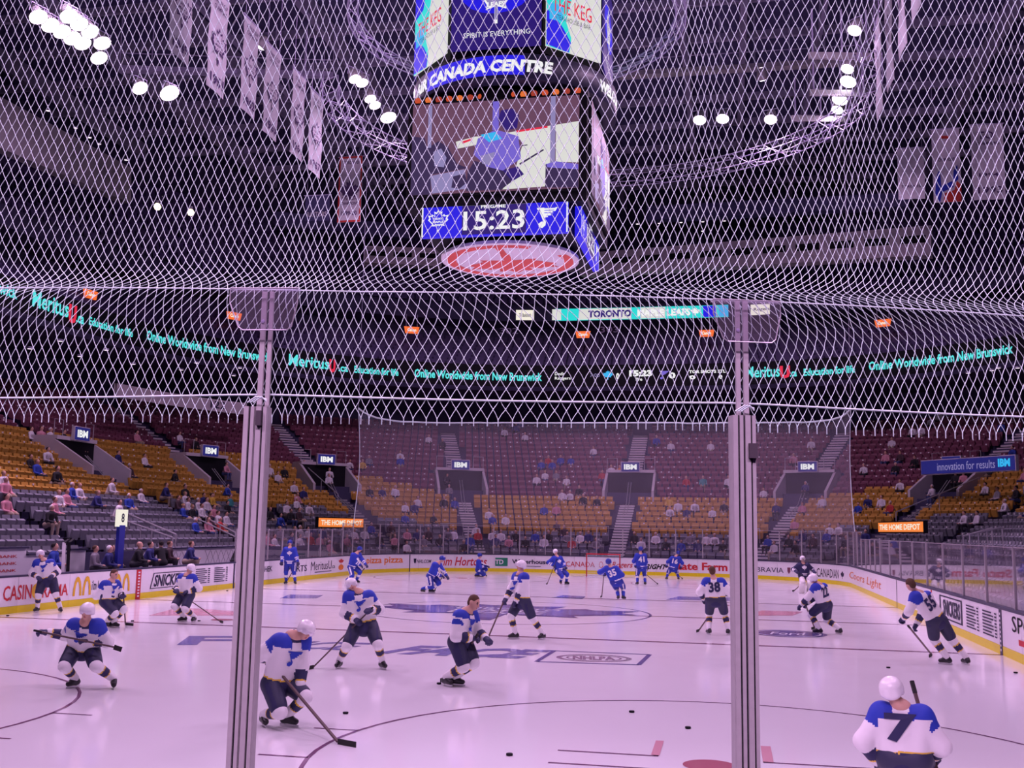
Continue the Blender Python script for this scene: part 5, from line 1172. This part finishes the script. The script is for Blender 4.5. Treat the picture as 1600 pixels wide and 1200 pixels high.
player(WP+'skating away beside the striped advert, blurred legs', 'w', (295, 972), -25, (297, 890), (293, 899), (291, 928), (284, 922), (300, 924), (287, 967), (303, 970), stick=('stick reaching right from the player beside the left red ice advert', (300, 915), (344, 971), (353, 974)), crest=False)
player(WP+'bending low at the left post, largest on the left', 'w', (440, 1135), 45, (478, 985), (457, 994), (437, 1066), (418, 1030, .1), (455, 1075), (412, 1122), (448, 1130), stick=('long stick of the player bending at the left post, blade on the ice', (462, 1078), (528, 1159), (550, 1163)), h=.02, lean=.1)
player(WP+'standing wide legged and facing forward, holding stick down', 'w', (566, 1045), 10, (549, 914), (560, 926), (568, 976), (557, 968), (577, 952), (530, 1038), (597, 1042), stick=('stick slanting down left from the wide legged player', (578, 950), (490, 1042), (474, 1046)), h=.02)
player(WP+'leaning right at mid ice, bare headed and blurred', 'w', (705, 1072), 60, (738, 945), (729, 956), (719, 1000), (724, 996), (745, 998), (697, 1046), (710, 1066), hair='hair', stick=('stick of the leaning bare headed player at mid ice', (785, 972), (700, 1060), (686, 1064)), h=.022)
player(WP+'striding left behind the leaning player', 'w', (825, 999), -60, (814, 884), (813, 897), (817, 949), (797, 945), (812, 952), (805, 994), (848, 992), stick=('stick held down by the player striding left', (800, 945), (762, 998), (750, 1000)))
player(WP+'seen from behind by the right post, brown hair', 'w', (1123, 992), 170, (1113, 893), (1115, 905), (1118, 936), (1101, 938), (1131, 930), (1108, 986), (1138, 986), hair='hair', number='38', stick=('stick of the brown haired player by the right post', (1110, 930), (1092, 985), (1084, 988)), crest=False)
player(WP+'skating off by the blue oval, back turned', 'w', (1297, 991), -140, (1270, 904), (1279, 914), (1288, 944), (1256, 953), (1264, 950), (1280, 986), (1312, 984), number='22', stick=('stick of the player by the blue oval on the ice', (1262, 945), (1232, 967), (1222, 969)), crest=False)
player(WP+'numbered 55, bent forward near the right boards', 'w', (1498, 1039), -150, (1421, 912), (1436, 928), (1473, 984), (1424, 968), (1434, 1002), (1480, 1032), (1515, 1034), hair='hair', number='55', stick=('stick of number 55 near the right boards', (1425, 965), (1402, 1006), (1391, 1010)), h=.022, crest=False)
_g = at(1422, 1265, Z=0)
player(WP+'nearest of all, cut off at the bottom right', 'w', (0, 0), 155, (1398, 1087), (1408, 1106), (1412, 1178), (1372, 1200), (1455, 1188), (1385, 1250), (1440, 1262), number='7', h=.017, crest=False, depth=_g, stick=('stick of the nearest player, below the frame', (1455, 1190), (1480, 1262), (1500, 1262)))
player(HPp+'standing upright at the far left boards', 'b', (454, 913), 5, (453, 848), (453, 856), (453, 884), (441, 879), (467, 882), (447, 910), (461, 910), 'blue_helmet', stick=('stick of the upright home player at far left', (441, 880), (436, 904), (430, 906)))
player(HPp+'stooping right, left of the pizza advert', 'b', (550, 911), 50, (563, 857), (557, 865), (550, 888), (560, 884), (570, 886), (542, 907), (557, 910), 'blue_helmet', stick=('stick of the stooping home player left of the pizza advert', (566, 880), (579, 890), (587, 888)))
player(HPp+'bent forward before the coffee advert', 'b', (668, 926), 65, (692, 873), (684, 880), (674, 899), (684, 900), (692, 901), (660, 921), (673, 924), 'blue_helmet', stick=('stick stretched right by the bent home player', (690, 898), (706, 914), (713, 917)))
player(HPp+'small and crouched left of the green bank square', 'b', (748, 902), 90, (750, 868), (748, 875), (747, 889), (751, 884), (756, 885), (744, 900), (751, 900), 'blue_helmet', stick=('stick of the small crouched home player', (755, 882), (762, 899), (766, 900)))
player(HPp+'leaning on one leg before the airline advert', 'b', (880, 913), 30, (868, 862), (870, 870), (874, 890), (862, 884), (880, 886), (876, 910), (885, 905), 'helmet', stick=('stick of the home player leaning on one leg', (862, 884), (855, 912), (850, 914)))
player(HPp+'tilted sharply in front of the far goal', 'b', (969, 937), 165, (951, 878), (954, 886), (963, 908), (942, 897), (967, 898), (966, 933), (974, 932), 'blue_helmet', number='35', crest=False, stick=('stick of the home player tilted before the goal', (942, 895), (928, 930), (922, 932)))
player(HPp+'numbered 41, right of the goal', 'b', (1002, 914), 180, (1001, 858), (1001, 866), (1003, 889), (994, 884), (1011, 890), (996, 911), (1008, 911), 'blue_helmet', number='41', crest=False, stick=('stick of home number 41', (1010, 893), (1027, 912), (1031, 914)))
player(HPp+'turned away before the insurance advert', 'b', (1052, 906), 175, (1061, 862), (1056, 870), (1052, 889), (1042, 884), (1064, 886), (1042, 902), (1060, 904), 'blue_helmet', number='16', crest=False, stick=('stick of the turned home player by the insurance advert', (1064, 886), (1072, 903), (1075, 904)))
player('goaltender in navy with wide white leg pads at right', 'g', (1257, 927), 0, (1254, 873), (1255, 881), (1256, 897), (1243, 893), (1270, 893), (1251, 922), (1264, 922), 'helmet', stick=('paddle stick of the goaltender', (1245, 893), (1237, 922), (1230, 923)))
# pucks
for i, (px, py) in enumerate(((540, 1114), (987, 1112), (1075, 1137), (796, 1179), (686, 1068), (12, 962), (207, 970), (311, 970), (355, 923), (1388, 1043), (1587, 1051), (182, 967))):
    p = at(px, py, Z=.0127); t = MB(); t.lathe([(.001, 0), (.036, 0), (.040, .004), (.040, .021), (.036, .0254), (.001, .0254)], (p[0], p[1], .003), 14)
    tag(t.build('puck', M['black'], loc=(p[0], p[1], 0)), 'black puck on the ice '+['left of the big circle line', 'just inside the top of the big circle', 'right of centre inside the big circle', 'lowest, near the bottom edge', 'at the leaning player\'s skate', 'at the far left edge', 'behind the crouching front-left player', 'below the red ice advert', 'at the far left blue line', 'beyond the nearest player\'s head', 'under the right boards', 'beside the gliding bare headed player\'s feet'][i], 'puck', 'pucks on the ice')
# ---------------------------------------------------------------- spectators
def cloth(n, c): return mat('cloth_'+n, c, .8, var=.08)
CL = {'w': ('white', cloth('white', (.75, .72, .76))), 'k': ('black', cloth('black', (.02, .02, .025))), 'n': ('navy', cloth('navy', (.03, .035, .16))), 'b': ('blue', cloth('blue', (.03, .07, .42))), 'y': ('yellow', cloth('yellow', (.70, .45, .06))),
      'p': ('pink', cloth('pink', (.62, .28, .34))), 'r': ('red', cloth('red', (.5, .05, .05))), 'o': ('orange', cloth('orange', (.7, .22, .04))), 't': ('teal', cloth('teal', (.05, .28, .28))), 'g': ('grey', cloth('grey', (.25, .23, .27))), 'd': ('dark brown', cloth('brown', (.07, .04, .05)))}
PANT = [cloth('jeans', (.06, .08, .2)), cloth('dark_trousers', (.03, .03, .04)), cloth('beige_trousers', (.4, .32, .25))]
HAIRS = [HR, mat('hair_black', (.02, .015, .015), .8), mat('hair_fair', (.35, .22, .10), .8), CL['w'][1]]
def spectator_mesh(kind):
    A = np.array; I = np.eye(3); S = []
    c = lambda a, b, r0, r1, tg: S.append(('c', A(a, float), A(b, float), r0, r1, tg)); e = lambda p, r, tg: S.append(('e', A(p, float), I, A(r, float), tg))
    if kind[0] == 's':
        ln = .0 if kind == 'sit' else -.16
        hz, hx = .50, .05; c((hx, -.09, hz), (hx, .09, hz), .13, .13, 1); c((hx, 0, hz), (hx+ln, 0, .92), .16, .15, 0); nx, nz = hx+ln, .98
        c((nx, -.15, nz-.04), (nx, .15, nz-.04), .085, .085, 0)
        for s in (-1, 1):
            c((hx, s*.10, hz), (hx-.42, s*.13, hz+.02), .095, .075, 1); c((hx-.42, s*.13, hz+.02), (hx-.40, s*.13, .10), .072, .05, 1); c((hx-.40, s*.13, .06), (hx-.52, s*.13, .05), .05, .045, 3)
            c((nx, s*.20, nz-.05), (nx-.08, s*.25, nz-.32), .07, .055, 0); c((nx-.08, s*.25, nz-.32), (nx-.30, s*.13, nz-.36), .052, .042, 0); e((nx-.35, s*.11, nz-.36), (.06, .04, .035), 2)
    else:
        nx, nz, hx, hz = 0, 1.46, 0, .92
        c((0, -.08, hz), (0, .08, hz), .13, .13, 1); c((0, 0, hz+.05), (0, 0, nz-.08), .155, .155, 0); c((0, -.15, nz-.05), (0, .15, nz-.05), .085, .085, 0)
        for s in (-1, 1):
            c((0, s*.10, hz), (0, s*.12, .5), .10, .072, 1); c((0, s*.12, .5), (0.02, s*.12, .09), .070, .05, 1); c((.03, s*.12, .05), (-.13, s*.14, .045), .05, .045, 3)
            if kind == 'stand': c((0, s*.21, nz-.06), (.02, s*.27, nz-.34), .07, .055, 0); c((.02, s*.27, nz-.34), (-.08, s*.25, nz-.58), .052, .042, 0); e((-.10, s*.25, nz-.65), (.035, .03, .06), 2)
            else: c((0, s*.21, nz-.06), (-.05, s*.30, nz-.30), .07, .055, 0); c((-.05, s*.30, nz-.30), (-.28, s*.10, nz-.22), .052, .042, 0); e((-.33, s*.07, nz-.20), (.05, .04, .04), 2)
    c((nx, 0, nz-.02), (nx-.01, 0, nz+.09), .055, .052, 2); e((nx-.02, 0, nz+.20), (.095, .078, .115), 2); e((nx-.10, 0, nz+.18), (.03, .018, .022), 2); e((nx+.015, 0, nz+.235), (.10, .086, .095), 3)
    X, F = sdf_mesh(S, .034, .03); me = bpy.data.meshes.new('spectator'); me.from_pydata(X.tolist(), [], F.tolist())
    for k in range(4): me.materials.append(SK)
    me.polygons.foreach_set('material_index', face_tags(X, F, S, lambda tg, t, q: tg)); me.polygons.foreach_set('use_smooth', [True]*len(F)); me.update(); return me
SM = {k: spectator_mesh(k) for k in ('sit', 'sit2', 'stand', 'stand2')}
PEOPLE = []
def put(me, loc, ang, top, pant, hair, scale=1.):
    o = bpy.data.objects.new('person', me); COL.objects.link(o); o.location = [float(v) for v in loc]; o.rotation_euler = (0, 0, ang); o.scale = (scale,)*3
    for i, m_ in enumerate((top, pant, SK, hair)): o.material_slots[i].link = 'OBJECT'; o.material_slots[i].material = m_
    return o
SPEC = """60,686ws 75,689ps 90,690ws 103,680kt 130,698wt 82,720wn 60,734ks 70,738bs 18,760ws 22,770ps 25,800ps 36,797ds 115,768bt 127,772wT 95,782wt 118,790ps 155,785nt 178,757wt 190,788wT 188,710nt 232,786ws 214,796bs 222,690ps 213,745ds 236,725ws 93,745kt 85,800kt 100,800ps 8,750ys
262,766nt 276,744kt 331,730nn 355,728pt 322,778nt 333,776yt 357,765bt 370,790ts 296,790wn 306,797ws 321,795ws 334,800ws 346,806ps 308,690kt 287,688ws 298,808bs 312,812ks 326,815ws 340,818ds 352,822ws 365,826ws 318,828bs 338,832ps 356,836rs 300,782ks 343,790ys 366,806ks 290,800ds
440,750ws 427,744ws 449,748ks 478,736wn 517,750wn 518,757ws 548,734wn 556,735ws 567,727yt 579,728gs 627,717ws 627,731bs 465,774ws 471,785ps 480,777ns 488,778ns 456,800ws 470,800ws 487,806wn 441,808bt 431,815ks 462,812ks 475,815ds 620,777ws 636,797ws 650,797ns 581,776ks 600,772ns
671,690ws 692,702ks 798,668ws 788,680wn 813,668bs 820,686ws 806,672bs 838,756ws 851,748ws 860,747ys 868,748gs 845,731bs 856,724rs 875,725bs 862,731bs 700,756ks 693,758gs 703,772gs 695,791ks 712,797bs 764,814ws 680,815ks 770,818bs 655,795ws 640,800ws 636,815bs
882,724bs 891,724bs 927,710wn 884,755ws 905,763kt 877,782ws 890,780wn 911,791kn 932,790kn 868,808ps 954,741ws 967,740os 1025,686bt 1048,700ws 1110,701ws 1045,795ys 1046,804wn 1059,803ws 1073,804ns 1085,803wn 1112,812ws 1072,762rs 1082,762rs 1137,757ws 1130,800ks 940,752rs 946,741gs 849,808bs 1098,758ts
1267,690wt 1347,737wn 1191,775ws 1355,787nt 1281,793ws 1240,718pt 1283,748ws 1275,750bs 1300,748ks 1403,765wn 1404,770ws 1395,740ks 1258,763nt 1250,799ps 1210,800ns 1336,798bs 1372,795ws 1384,800rs
1390,698ws 1398,700ns 1422,680ws 1437,679wn 1451,664ws 1464,658ws 1563,664bt 1499,757ps 1486,753ks 1453,778wn 1535,775wn 1549,781ws 1562,796wn 1582,784kn 1592,755ps 1428,718kt 1592,812ns 1500,824wn 1515,825ws 1580,705bt 1538,740ks 1402,724ds 1380,722ps
490,842ws 508,855ps 478,848ws 495,856rs 512,845ns 700,838gt 710,843ws 770,845ws 783,845ws 690,851ks 655,848ns 612,826dt 868,830ds 880,835ds 855,850ks 1001,857ws 1012,857bs 1024,853ws 1032,854wn 1064,858bs 1115,856wn 1040,860ks 1238,830ps 1242,852kt 1228,856ks 1291,838ws 1307,840wn 1286,846bs 790,820ws 748,846rs 640,846ps 665,855gs 585,830bs 550,850ps 560,846ws 440,850ws 430,855ps 448,846gs 1265,860ds 1330,846gs 1345,850ns 820,858ks 905,852ws 930,856gs 575,845ws 598,852ks 622,850ps 632,858ws 672,842ds 725,852kt 736,856bs 805,842ks 835,846bs 848,858ws 885,848gs 892,858rs 918,846ns 990,850ks 1046,858ps 1078,850gs 1090,858ns 1103,852ws 1128,858ks 1196,852bs 1205,860ws 1250,846ns 1272,852ps 1315,856ks 470,842ks 484,860ns 500,862ws 525,860ps 535,848ks 452,862ws 466,858ds 745,838ws 775,856ns 795,852ps"""
for ent in SPEC.split():
    xy, c, ps = ent[:-2], ent[-2], ent[-1]; px, py = map(float, xy.split(',')); kind = {'s': 'sit', 'n': 'sit2', 't': 'stand', 'T': 'stand2'}[ps]; ch = .72 if ps in 'sn' else 1.1
    d = FWD+RGT*(px-800)/FOC-UPV*(py-600)/FOC; t = 14.; hit = None
    while t < 125:
        X = CAM+d*t
        if X[1] > 14:
            R, n = Rof(X[0], X[1])
            if R > 1.7:
                r = int((R-1.6)/.85)
                if r >= NR: hit = None; break
                if X[2] < rowZ(r)+ch: hit = (X, R, n, r); break
        t += .06
    if not hit: continue
    X, R, n, r = hit
    if X[0] < -12 and X[1] < 54: r = max(r, 2)
    dR = rowR(r)+(.42 if ps in 'sn' else .24)-R; q = np.array([X[0]+n[0]*dR, X[1]+n[1]*dR])
    if any(np.hypot(*(q-p_[0])) < .46 and p_[1] == r for p_ in PEOPLE): continue
    g_, mz = zone((q[0], q[1], n[0], n[1]))
    o = put(SM[kind], (q[0], q[1], rowZ(r)), math.atan2(n[1], n[0])+(math.pi if False else 0)+random.uniform(-.25, .25), CL[c][1], random.choice(PANT), random.choices(HAIRS, (4, 3, 2, 2))[0], random.uniform(.94, 1.06))
    PEOPLE.append((q, r, o, CL[c][0], 'standing' if ps in 'tT' else 'seated' if ps == 's' else 'leaning', ZN[0 if r < g_ else 1 if r < mz else 2], px))
from collections import defaultdict
D = defaultdict(list)
def area(px): return 'left stand' if px < 385 else 'left corner' if px < 565 else 'far stand left bay' if px < 750 else 'far stand middle bay' if px < 960 else 'far stand by the right post' if px < 1200 else 'right corner' if px < 1400 else 'right stand'
for p in PEOPLE: D[(p[3], p[4], p[5], area(p[6]))].append(p)
ORD = ['first', 'second', 'third', 'fourth', 'fifth', 'sixth', 'seventh', 'eighth', 'ninth', 'tenth', 'eleventh', 'twelfth', 'thirteenth', 'fourteenth', 'fifteenth']
for k, L in D.items():
    L.sort(key=lambda p: p[6])
    for i, p in enumerate(L):
        lab = '%s spectator in %s, %s seats, %s' % (k[1], k[0], k[2], k[3])
        if len(L) > 1: lab = ORD[min(i, 14)]+' '+lab
        lab = lab.replace('dark brown', 'brown')
        tag(p[2], lab, 'person', 'spectators in the stands')
# staff along the left bench
for px, kind, top, pn, hr, R, lab in ((213, 'stand2', 'k', 1, 0, .9, 'bald man in a dark suit standing at the bench behind the red marker'), (228, 'stand', 'n', 1, 1, 1.2, 'person in navy close behind the suited man at the bench'), (250, 'stand', 'k', 1, 1, 1.3, 'person in black standing before the mesh wall, left of a pair'), (260, 'stand', 'd', 1, 0, 1.4, 'person in dark brown standing before the mesh wall, right of a pair'), (291, 'stand', 'n', 2, 0, .9, 'person in a navy team jacket with beige trousers by the paper sheet'), (150, 'sit', 'g', 1, 0, 1.5, 'staff member in grey seated at the bench left of the blue post'), (163, 'sit2', 'n', 1, 3, 1.3, 'staff member in navy with pale cap leaning at the bench'), (176, 'sit', 'k', 1, 1, 1.5, 'staff member in black seated beside the blue post'), (365, 'sit2', 'k', 1, 1, 1.2, 'person in black crouching at the right end of the mesh wall'), (78, 'stand', 'b', 1, 1, 1.2, 'person in blue standing behind the left boards player')):
    P_ = Path(R); q = P_.pos(P_.at_px(px, 1., 'l')); o = put(SM[kind], (q[0], q[1], .62 if kind[:2] == 'st' else .50), math.atan2(q[3], q[2])+(.3 if px != 250 else 2.5), CL[top][1], PANT[pn], HAIRS[hr] if px != 213 else SK); tag(o, lab, 'person')
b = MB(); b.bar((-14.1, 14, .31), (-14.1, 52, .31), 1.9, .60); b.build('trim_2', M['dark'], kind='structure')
# ---------------------------------------------------------------- near glass, posts and the safety net in front of the camera
def glass_y(x): 
    if x <= HX-CR: return 0.
    return CR-math.sqrt(max(CR*CR-(x-(HX-CR))**2, 0))
NX = np.linspace(1.6, 10.0, 500); NY = np.array([glass_y(x) for x in NX]); NS = np.concatenate([[0], np.cumsum(np.hypot(np.diff(NX), np.diff(NY)))])
def nb(s, out=0.):               # along the near glass; out = towards the ice
    x, y = np.interp(s, NS, NX), np.interp(s, NS, NY); tx = np.interp(s+.01, NS, NX)-x; ty = np.interp(s+.01, NS, NY)-y; L = math.hypot(tx, ty); tx /= L; ty /= L
    return np.array([x-ty*out, y+tx*out]), np.array([tx, ty, 0.]), np.array([-ty, tx, 0.])
def s_of_px(px, z): 
    S = np.linspace(.3, NS[-1]-.3, 900); P = np.array([[*nb(s)[0], z] for s in S]); u = proj(P)[:, 0]; return S[np.argmin(abs(u-px))]
GT = 3.03
posts = [s_of_px(404, 2.95), s_of_px(1161, 2.95)]; dS = posts[1]-posts[0]
for i, s in enumerate(posts):
    p, tx, nn = nb(s); B0 = np.array([p[0], p[1], 0.]); side = 'left' if i == 0 else 'right'
    t = thing('glass_stanchion', 'tall grey aluminium glass post near the camera, %s of two' % side, 'post', (*p, 1.0))
    b = MB(); z0, z1 = .9, 3.025; zc = (z0+z1)/2; hz = (z1-z0)/2
    b.obox(B0+Z3*zc, tx*.040, nn*.022, Z3*hz)
    for a, w_, d_ in ((-.031, .008, .032), (-.010, .006, .030), (.012, .009, .033), (.033, .006, .030)): b.obox(B0+tx*a+Z3*zc-nn*.012, tx*w_, nn*d_*.6, Z3*hz)
    b.build('post_channel', M['steel'], t)
    for a, w_ in ((-.0195, .0025), (.0245, .0025), (.0005, .0015)):
        b = MB(); b.obox(B0+tx*a+Z3*zc-nn*.0225, tx*w_, nn*.002, Z3*hz); b.build('channel_groove', M['black'], t)
    zt = 3.425
    for a, w_ in ((.004, .0085), (.030, .0070)) if i == 0 else ((-.011, .0075), (.0165, .0085)):
        b = MB(); b.obox(B0+tx*a+Z3*(3.02+zt)/2-nn*.0, tx*w_, nn*.006, Z3*(zt-3.02)/2); b.build('net_upright', M['steel'], t)
    b = MB(); b.lathe([(.001, .004), (.006, .003), (.007, 0)], B0+tx*(.004 if i == 0 else -.011)+Z3*3.32-nn*.007, 8, -nn); b.build('bolt', M['beam'], t)
    b = MB(); b.obox(B0+tx*(.016 if i == 0 else .026)+Z3*(2.985 if i == 0 else 2.905)-nn*.032, tx*(.0085 if i == 0 else .014), nn*.012, Z3*(.025 if i == 0 else .025)); b.build('clamp_block', mat('clamp_dark_%d' % i, (.06, .045, .06), .6), t)
    # clear bracket
    br = thing('clear_bracket', 'clear plastic trapezoid bracket at the top of the %s post' % side, 'bracket', (*p, 3.3))
    pts = [(-.118, .145), (-.118, .095), (-.085, .012), (-.068, 0), (.085, 0), (.100, .012), (.118, .095), (.118, .145)]; zb_ = 3.285 if i == 0 else 3.275
    o = B0+Z3*zb_-nn*.035+tx*.012; b = MB(); b.prism(pts, o, tx, Z3, .004); b.build('bracket_plate', M['clearplastic'], br)
    b = MB(); L = [o+tx*x+Z3*y for x, y in pts]; b.tube(L+[L[0]], .0024, 6, cap=False); b.build('bracket_edge', M['rail'], br)
    b = MB(); b.obox(o+Z3*.143+nn*.02, tx*.118, nn*.02, Z3*.003); b.build('bracket_lip', M['clearplastic'], br)
for k in (-1, 0, 1):
    a, c = posts[0]+dS*k+.045, posts[0]+dS*(k+1)-.045
    if a > NS[-1]-.4: continue
    pa, pc = nb(max(a, .2))[0], nb(min(c, NS[-1]-.2))[0]; t = MB(); t.add([(*pa, .95), (*pc, .95), (*pc, 3.0), (*pa, 3.0)], [(0, 1, 2, 3)])
    tag(t.build('clear_glass', M['nearglass'], loc=(*pa, .95)), 'clear glass pane near the camera, %s the posts' % ['left of', 'between', 'right of'][k+1], 'glass')
net = thing('safety_net', 'white diamond mesh safety net hanging over the near glass', 'net', (6, 0, 3.05))
prof_ = [(.022, 2.995), (.022, 3.07), (.022, 3.41)]
for th in (62, 34, 26, 30, 36, 44, 54, 66, 78, 86): prof_.append((prof_[-1][0]+.04*math.cos(math.radians(th)), prof_[-1][1]+.04*math.sin(math.radians(th))))
prof_ += [(prof_[-1][0], 4.1), (prof_[-1][0]-.05, 4.7), (prof_[-1][0]-.10, 5.5)]
pl_ = np.concatenate([[0], np.cumsum([math.hypot(a[0]-b_[0], a[1]-b_[1]) for a, b_ in zip(prof_[1:], prof_)])])
DU, DV = .0172, .0350
nv = int(pl_[-1]/DV); nu = int((NS[-1]-.6)/DU)
rs = np.random.RandomState(3)
def net_pt(i, j):
    v = j*DV; o = np.interp(v, pl_, [q[0] for q in prof_]); z = np.interp(v, pl_, [q[1] for q in prof_])
    s = .3+i*DU; s -= .055*math.sin(2*math.pi*(s-posts[0])/dS)*(1 if posts[0] < s < posts[1] else .0); up = max(0, z-3.45)
    s += (.018*math.sin(z*2.1+s*1.3)+.012*math.sin(s*5+z*3))*min(1, up*3+.2)
    # the sheet is drawn together to the right of the right post
    c_ = s_seam; dd = s-c_; s -= .30*dd*math.exp(-(dd/.28)**2)*min(1, up*1.2)
    fold = math.exp(-((z-3.47)/.11)**2); s += fold*(.075*math.tanh((posts[0]+.25-s)*2.2)-.05*max(0, math.tanh((s-posts[1])*3)))
    o += .03*math.sin(s*2.3+.6)*min(1, up*4); z += .02*math.sin(s*1.9+.5)*min(1, up*6)
    if j == 0: s += .004*math.sin(i*1.7)
    p, tx, nn = nb(s); return np.array([p[0]+nn[0]*o, p[1]+nn[1]*o, z])
s_seam = s_of_px(1400, 4.2)
NP = {}
for j in range(nv+1):
    for i in range(nu+1):
        if (i+j) % 2 == 0: NP[(i, j)] = net_pt(i, j)
V = []; F = []; n = 0
def strand(p, q, bow, r=.00135):
    global n
    d = q-p; L = np.linalg.norm(d); d = d/L; a = np.cross(d, (.3, .9, .2)); a /= np.linalg.norm(a); b_ = np.cross(d, a); m_ = (p+q)/2+bow
    for c in (p, m_, q):
        for k in range(3): t = 2.094*k; V.append(c+r*(math.cos(t)*a+math.sin(t)*b_))
    for u in (0, 3):
        for k in range(3): F.append((n+u+k, n+u+(k+1) % 3, n+u+3+(k+1) % 3, n+u+3+k))
    n += 9
for (i, j), p in NP.items():
    for di in (-1, 1):
        q = NP.get((i+di, j+1))
        if q is not None: strand(p, q, np.array([di*.0011*(1 if j % 2 else -1), 0, rs.uniform(-.0009, .0009)]))
b = MB(); b.add(V, F); b.build('net_mesh', M['twine'], net, kind='stuff')
V = []; F = []; n = 0
oc = np.array([(1, 0, 0), (-1, 0, 0), (0, 1, 0), (0, -1, 0), (0, 0, 1), (0, 0, -1)]); of = [(0, 2, 4), (2, 1, 4), (1, 3, 4), (3, 0, 4), (2, 0, 5), (1, 2, 5), (3, 1, 5), (0, 3, 5)]
b = MB(); OV = []; OF = []
for c, ((i, j), p) in enumerate(NP.items()): OV.append(p+oc*np.array([.0025, .0025, .0052])); OF += [tuple(q+6*c for q in f_) for f_ in of]
b.add(np.concatenate(OV), OF); b.build('net_knots', M['twine'], net, kind='stuff')
b = MB()                            # loose tails under the bottom rope
for (i, j), p in NP.items():
    if j == 0: b.tube([p, p-Z3*.022], .002, 3)
b.build('net_tails', M['twine'], net, kind='stuff')
for z, o, r, nm in ((3.072, .018, .0034, 'bottom_rope'), (3.43, .016, .0024, 'top_rope')):
    b = MB(); L = []
    for s in np.linspace(.3, NS[-1]-.3, 60):
        p, tx, nn = nb(s, o); ph_ = (s-posts[0])/dS; sag = -.012*abs(math.sin(math.pi*ph_)) if z < 3.1 else .0; L.append((*p, z+sag+(0 if z < 3.1 else .022*max(0, posts[0]-s+.3))))
    b.tube(L, r, 6); b.build(nm, M['twine'], net)
for i, s in enumerate(posts):
    b = MB(); p, tx, nn = nb(s); c = np.array([*p, 3.05])
    for k in range(3): b.tube([c+tx*(-.03+.01*k)-nn*.026-Z3*.012, c+tx*(.0+.01*k)-nn*.030+Z3*.008, c+tx*(.035)-nn*.026-Z3*.004*k], .0028, 5)
    b.build('rope_lashing', M['twine'], net)
for o in list(bpy.data.objects):
    if o.type == 'MESH' and len(o.data.materials) == 0: o.data.materials.append(M['dark'])
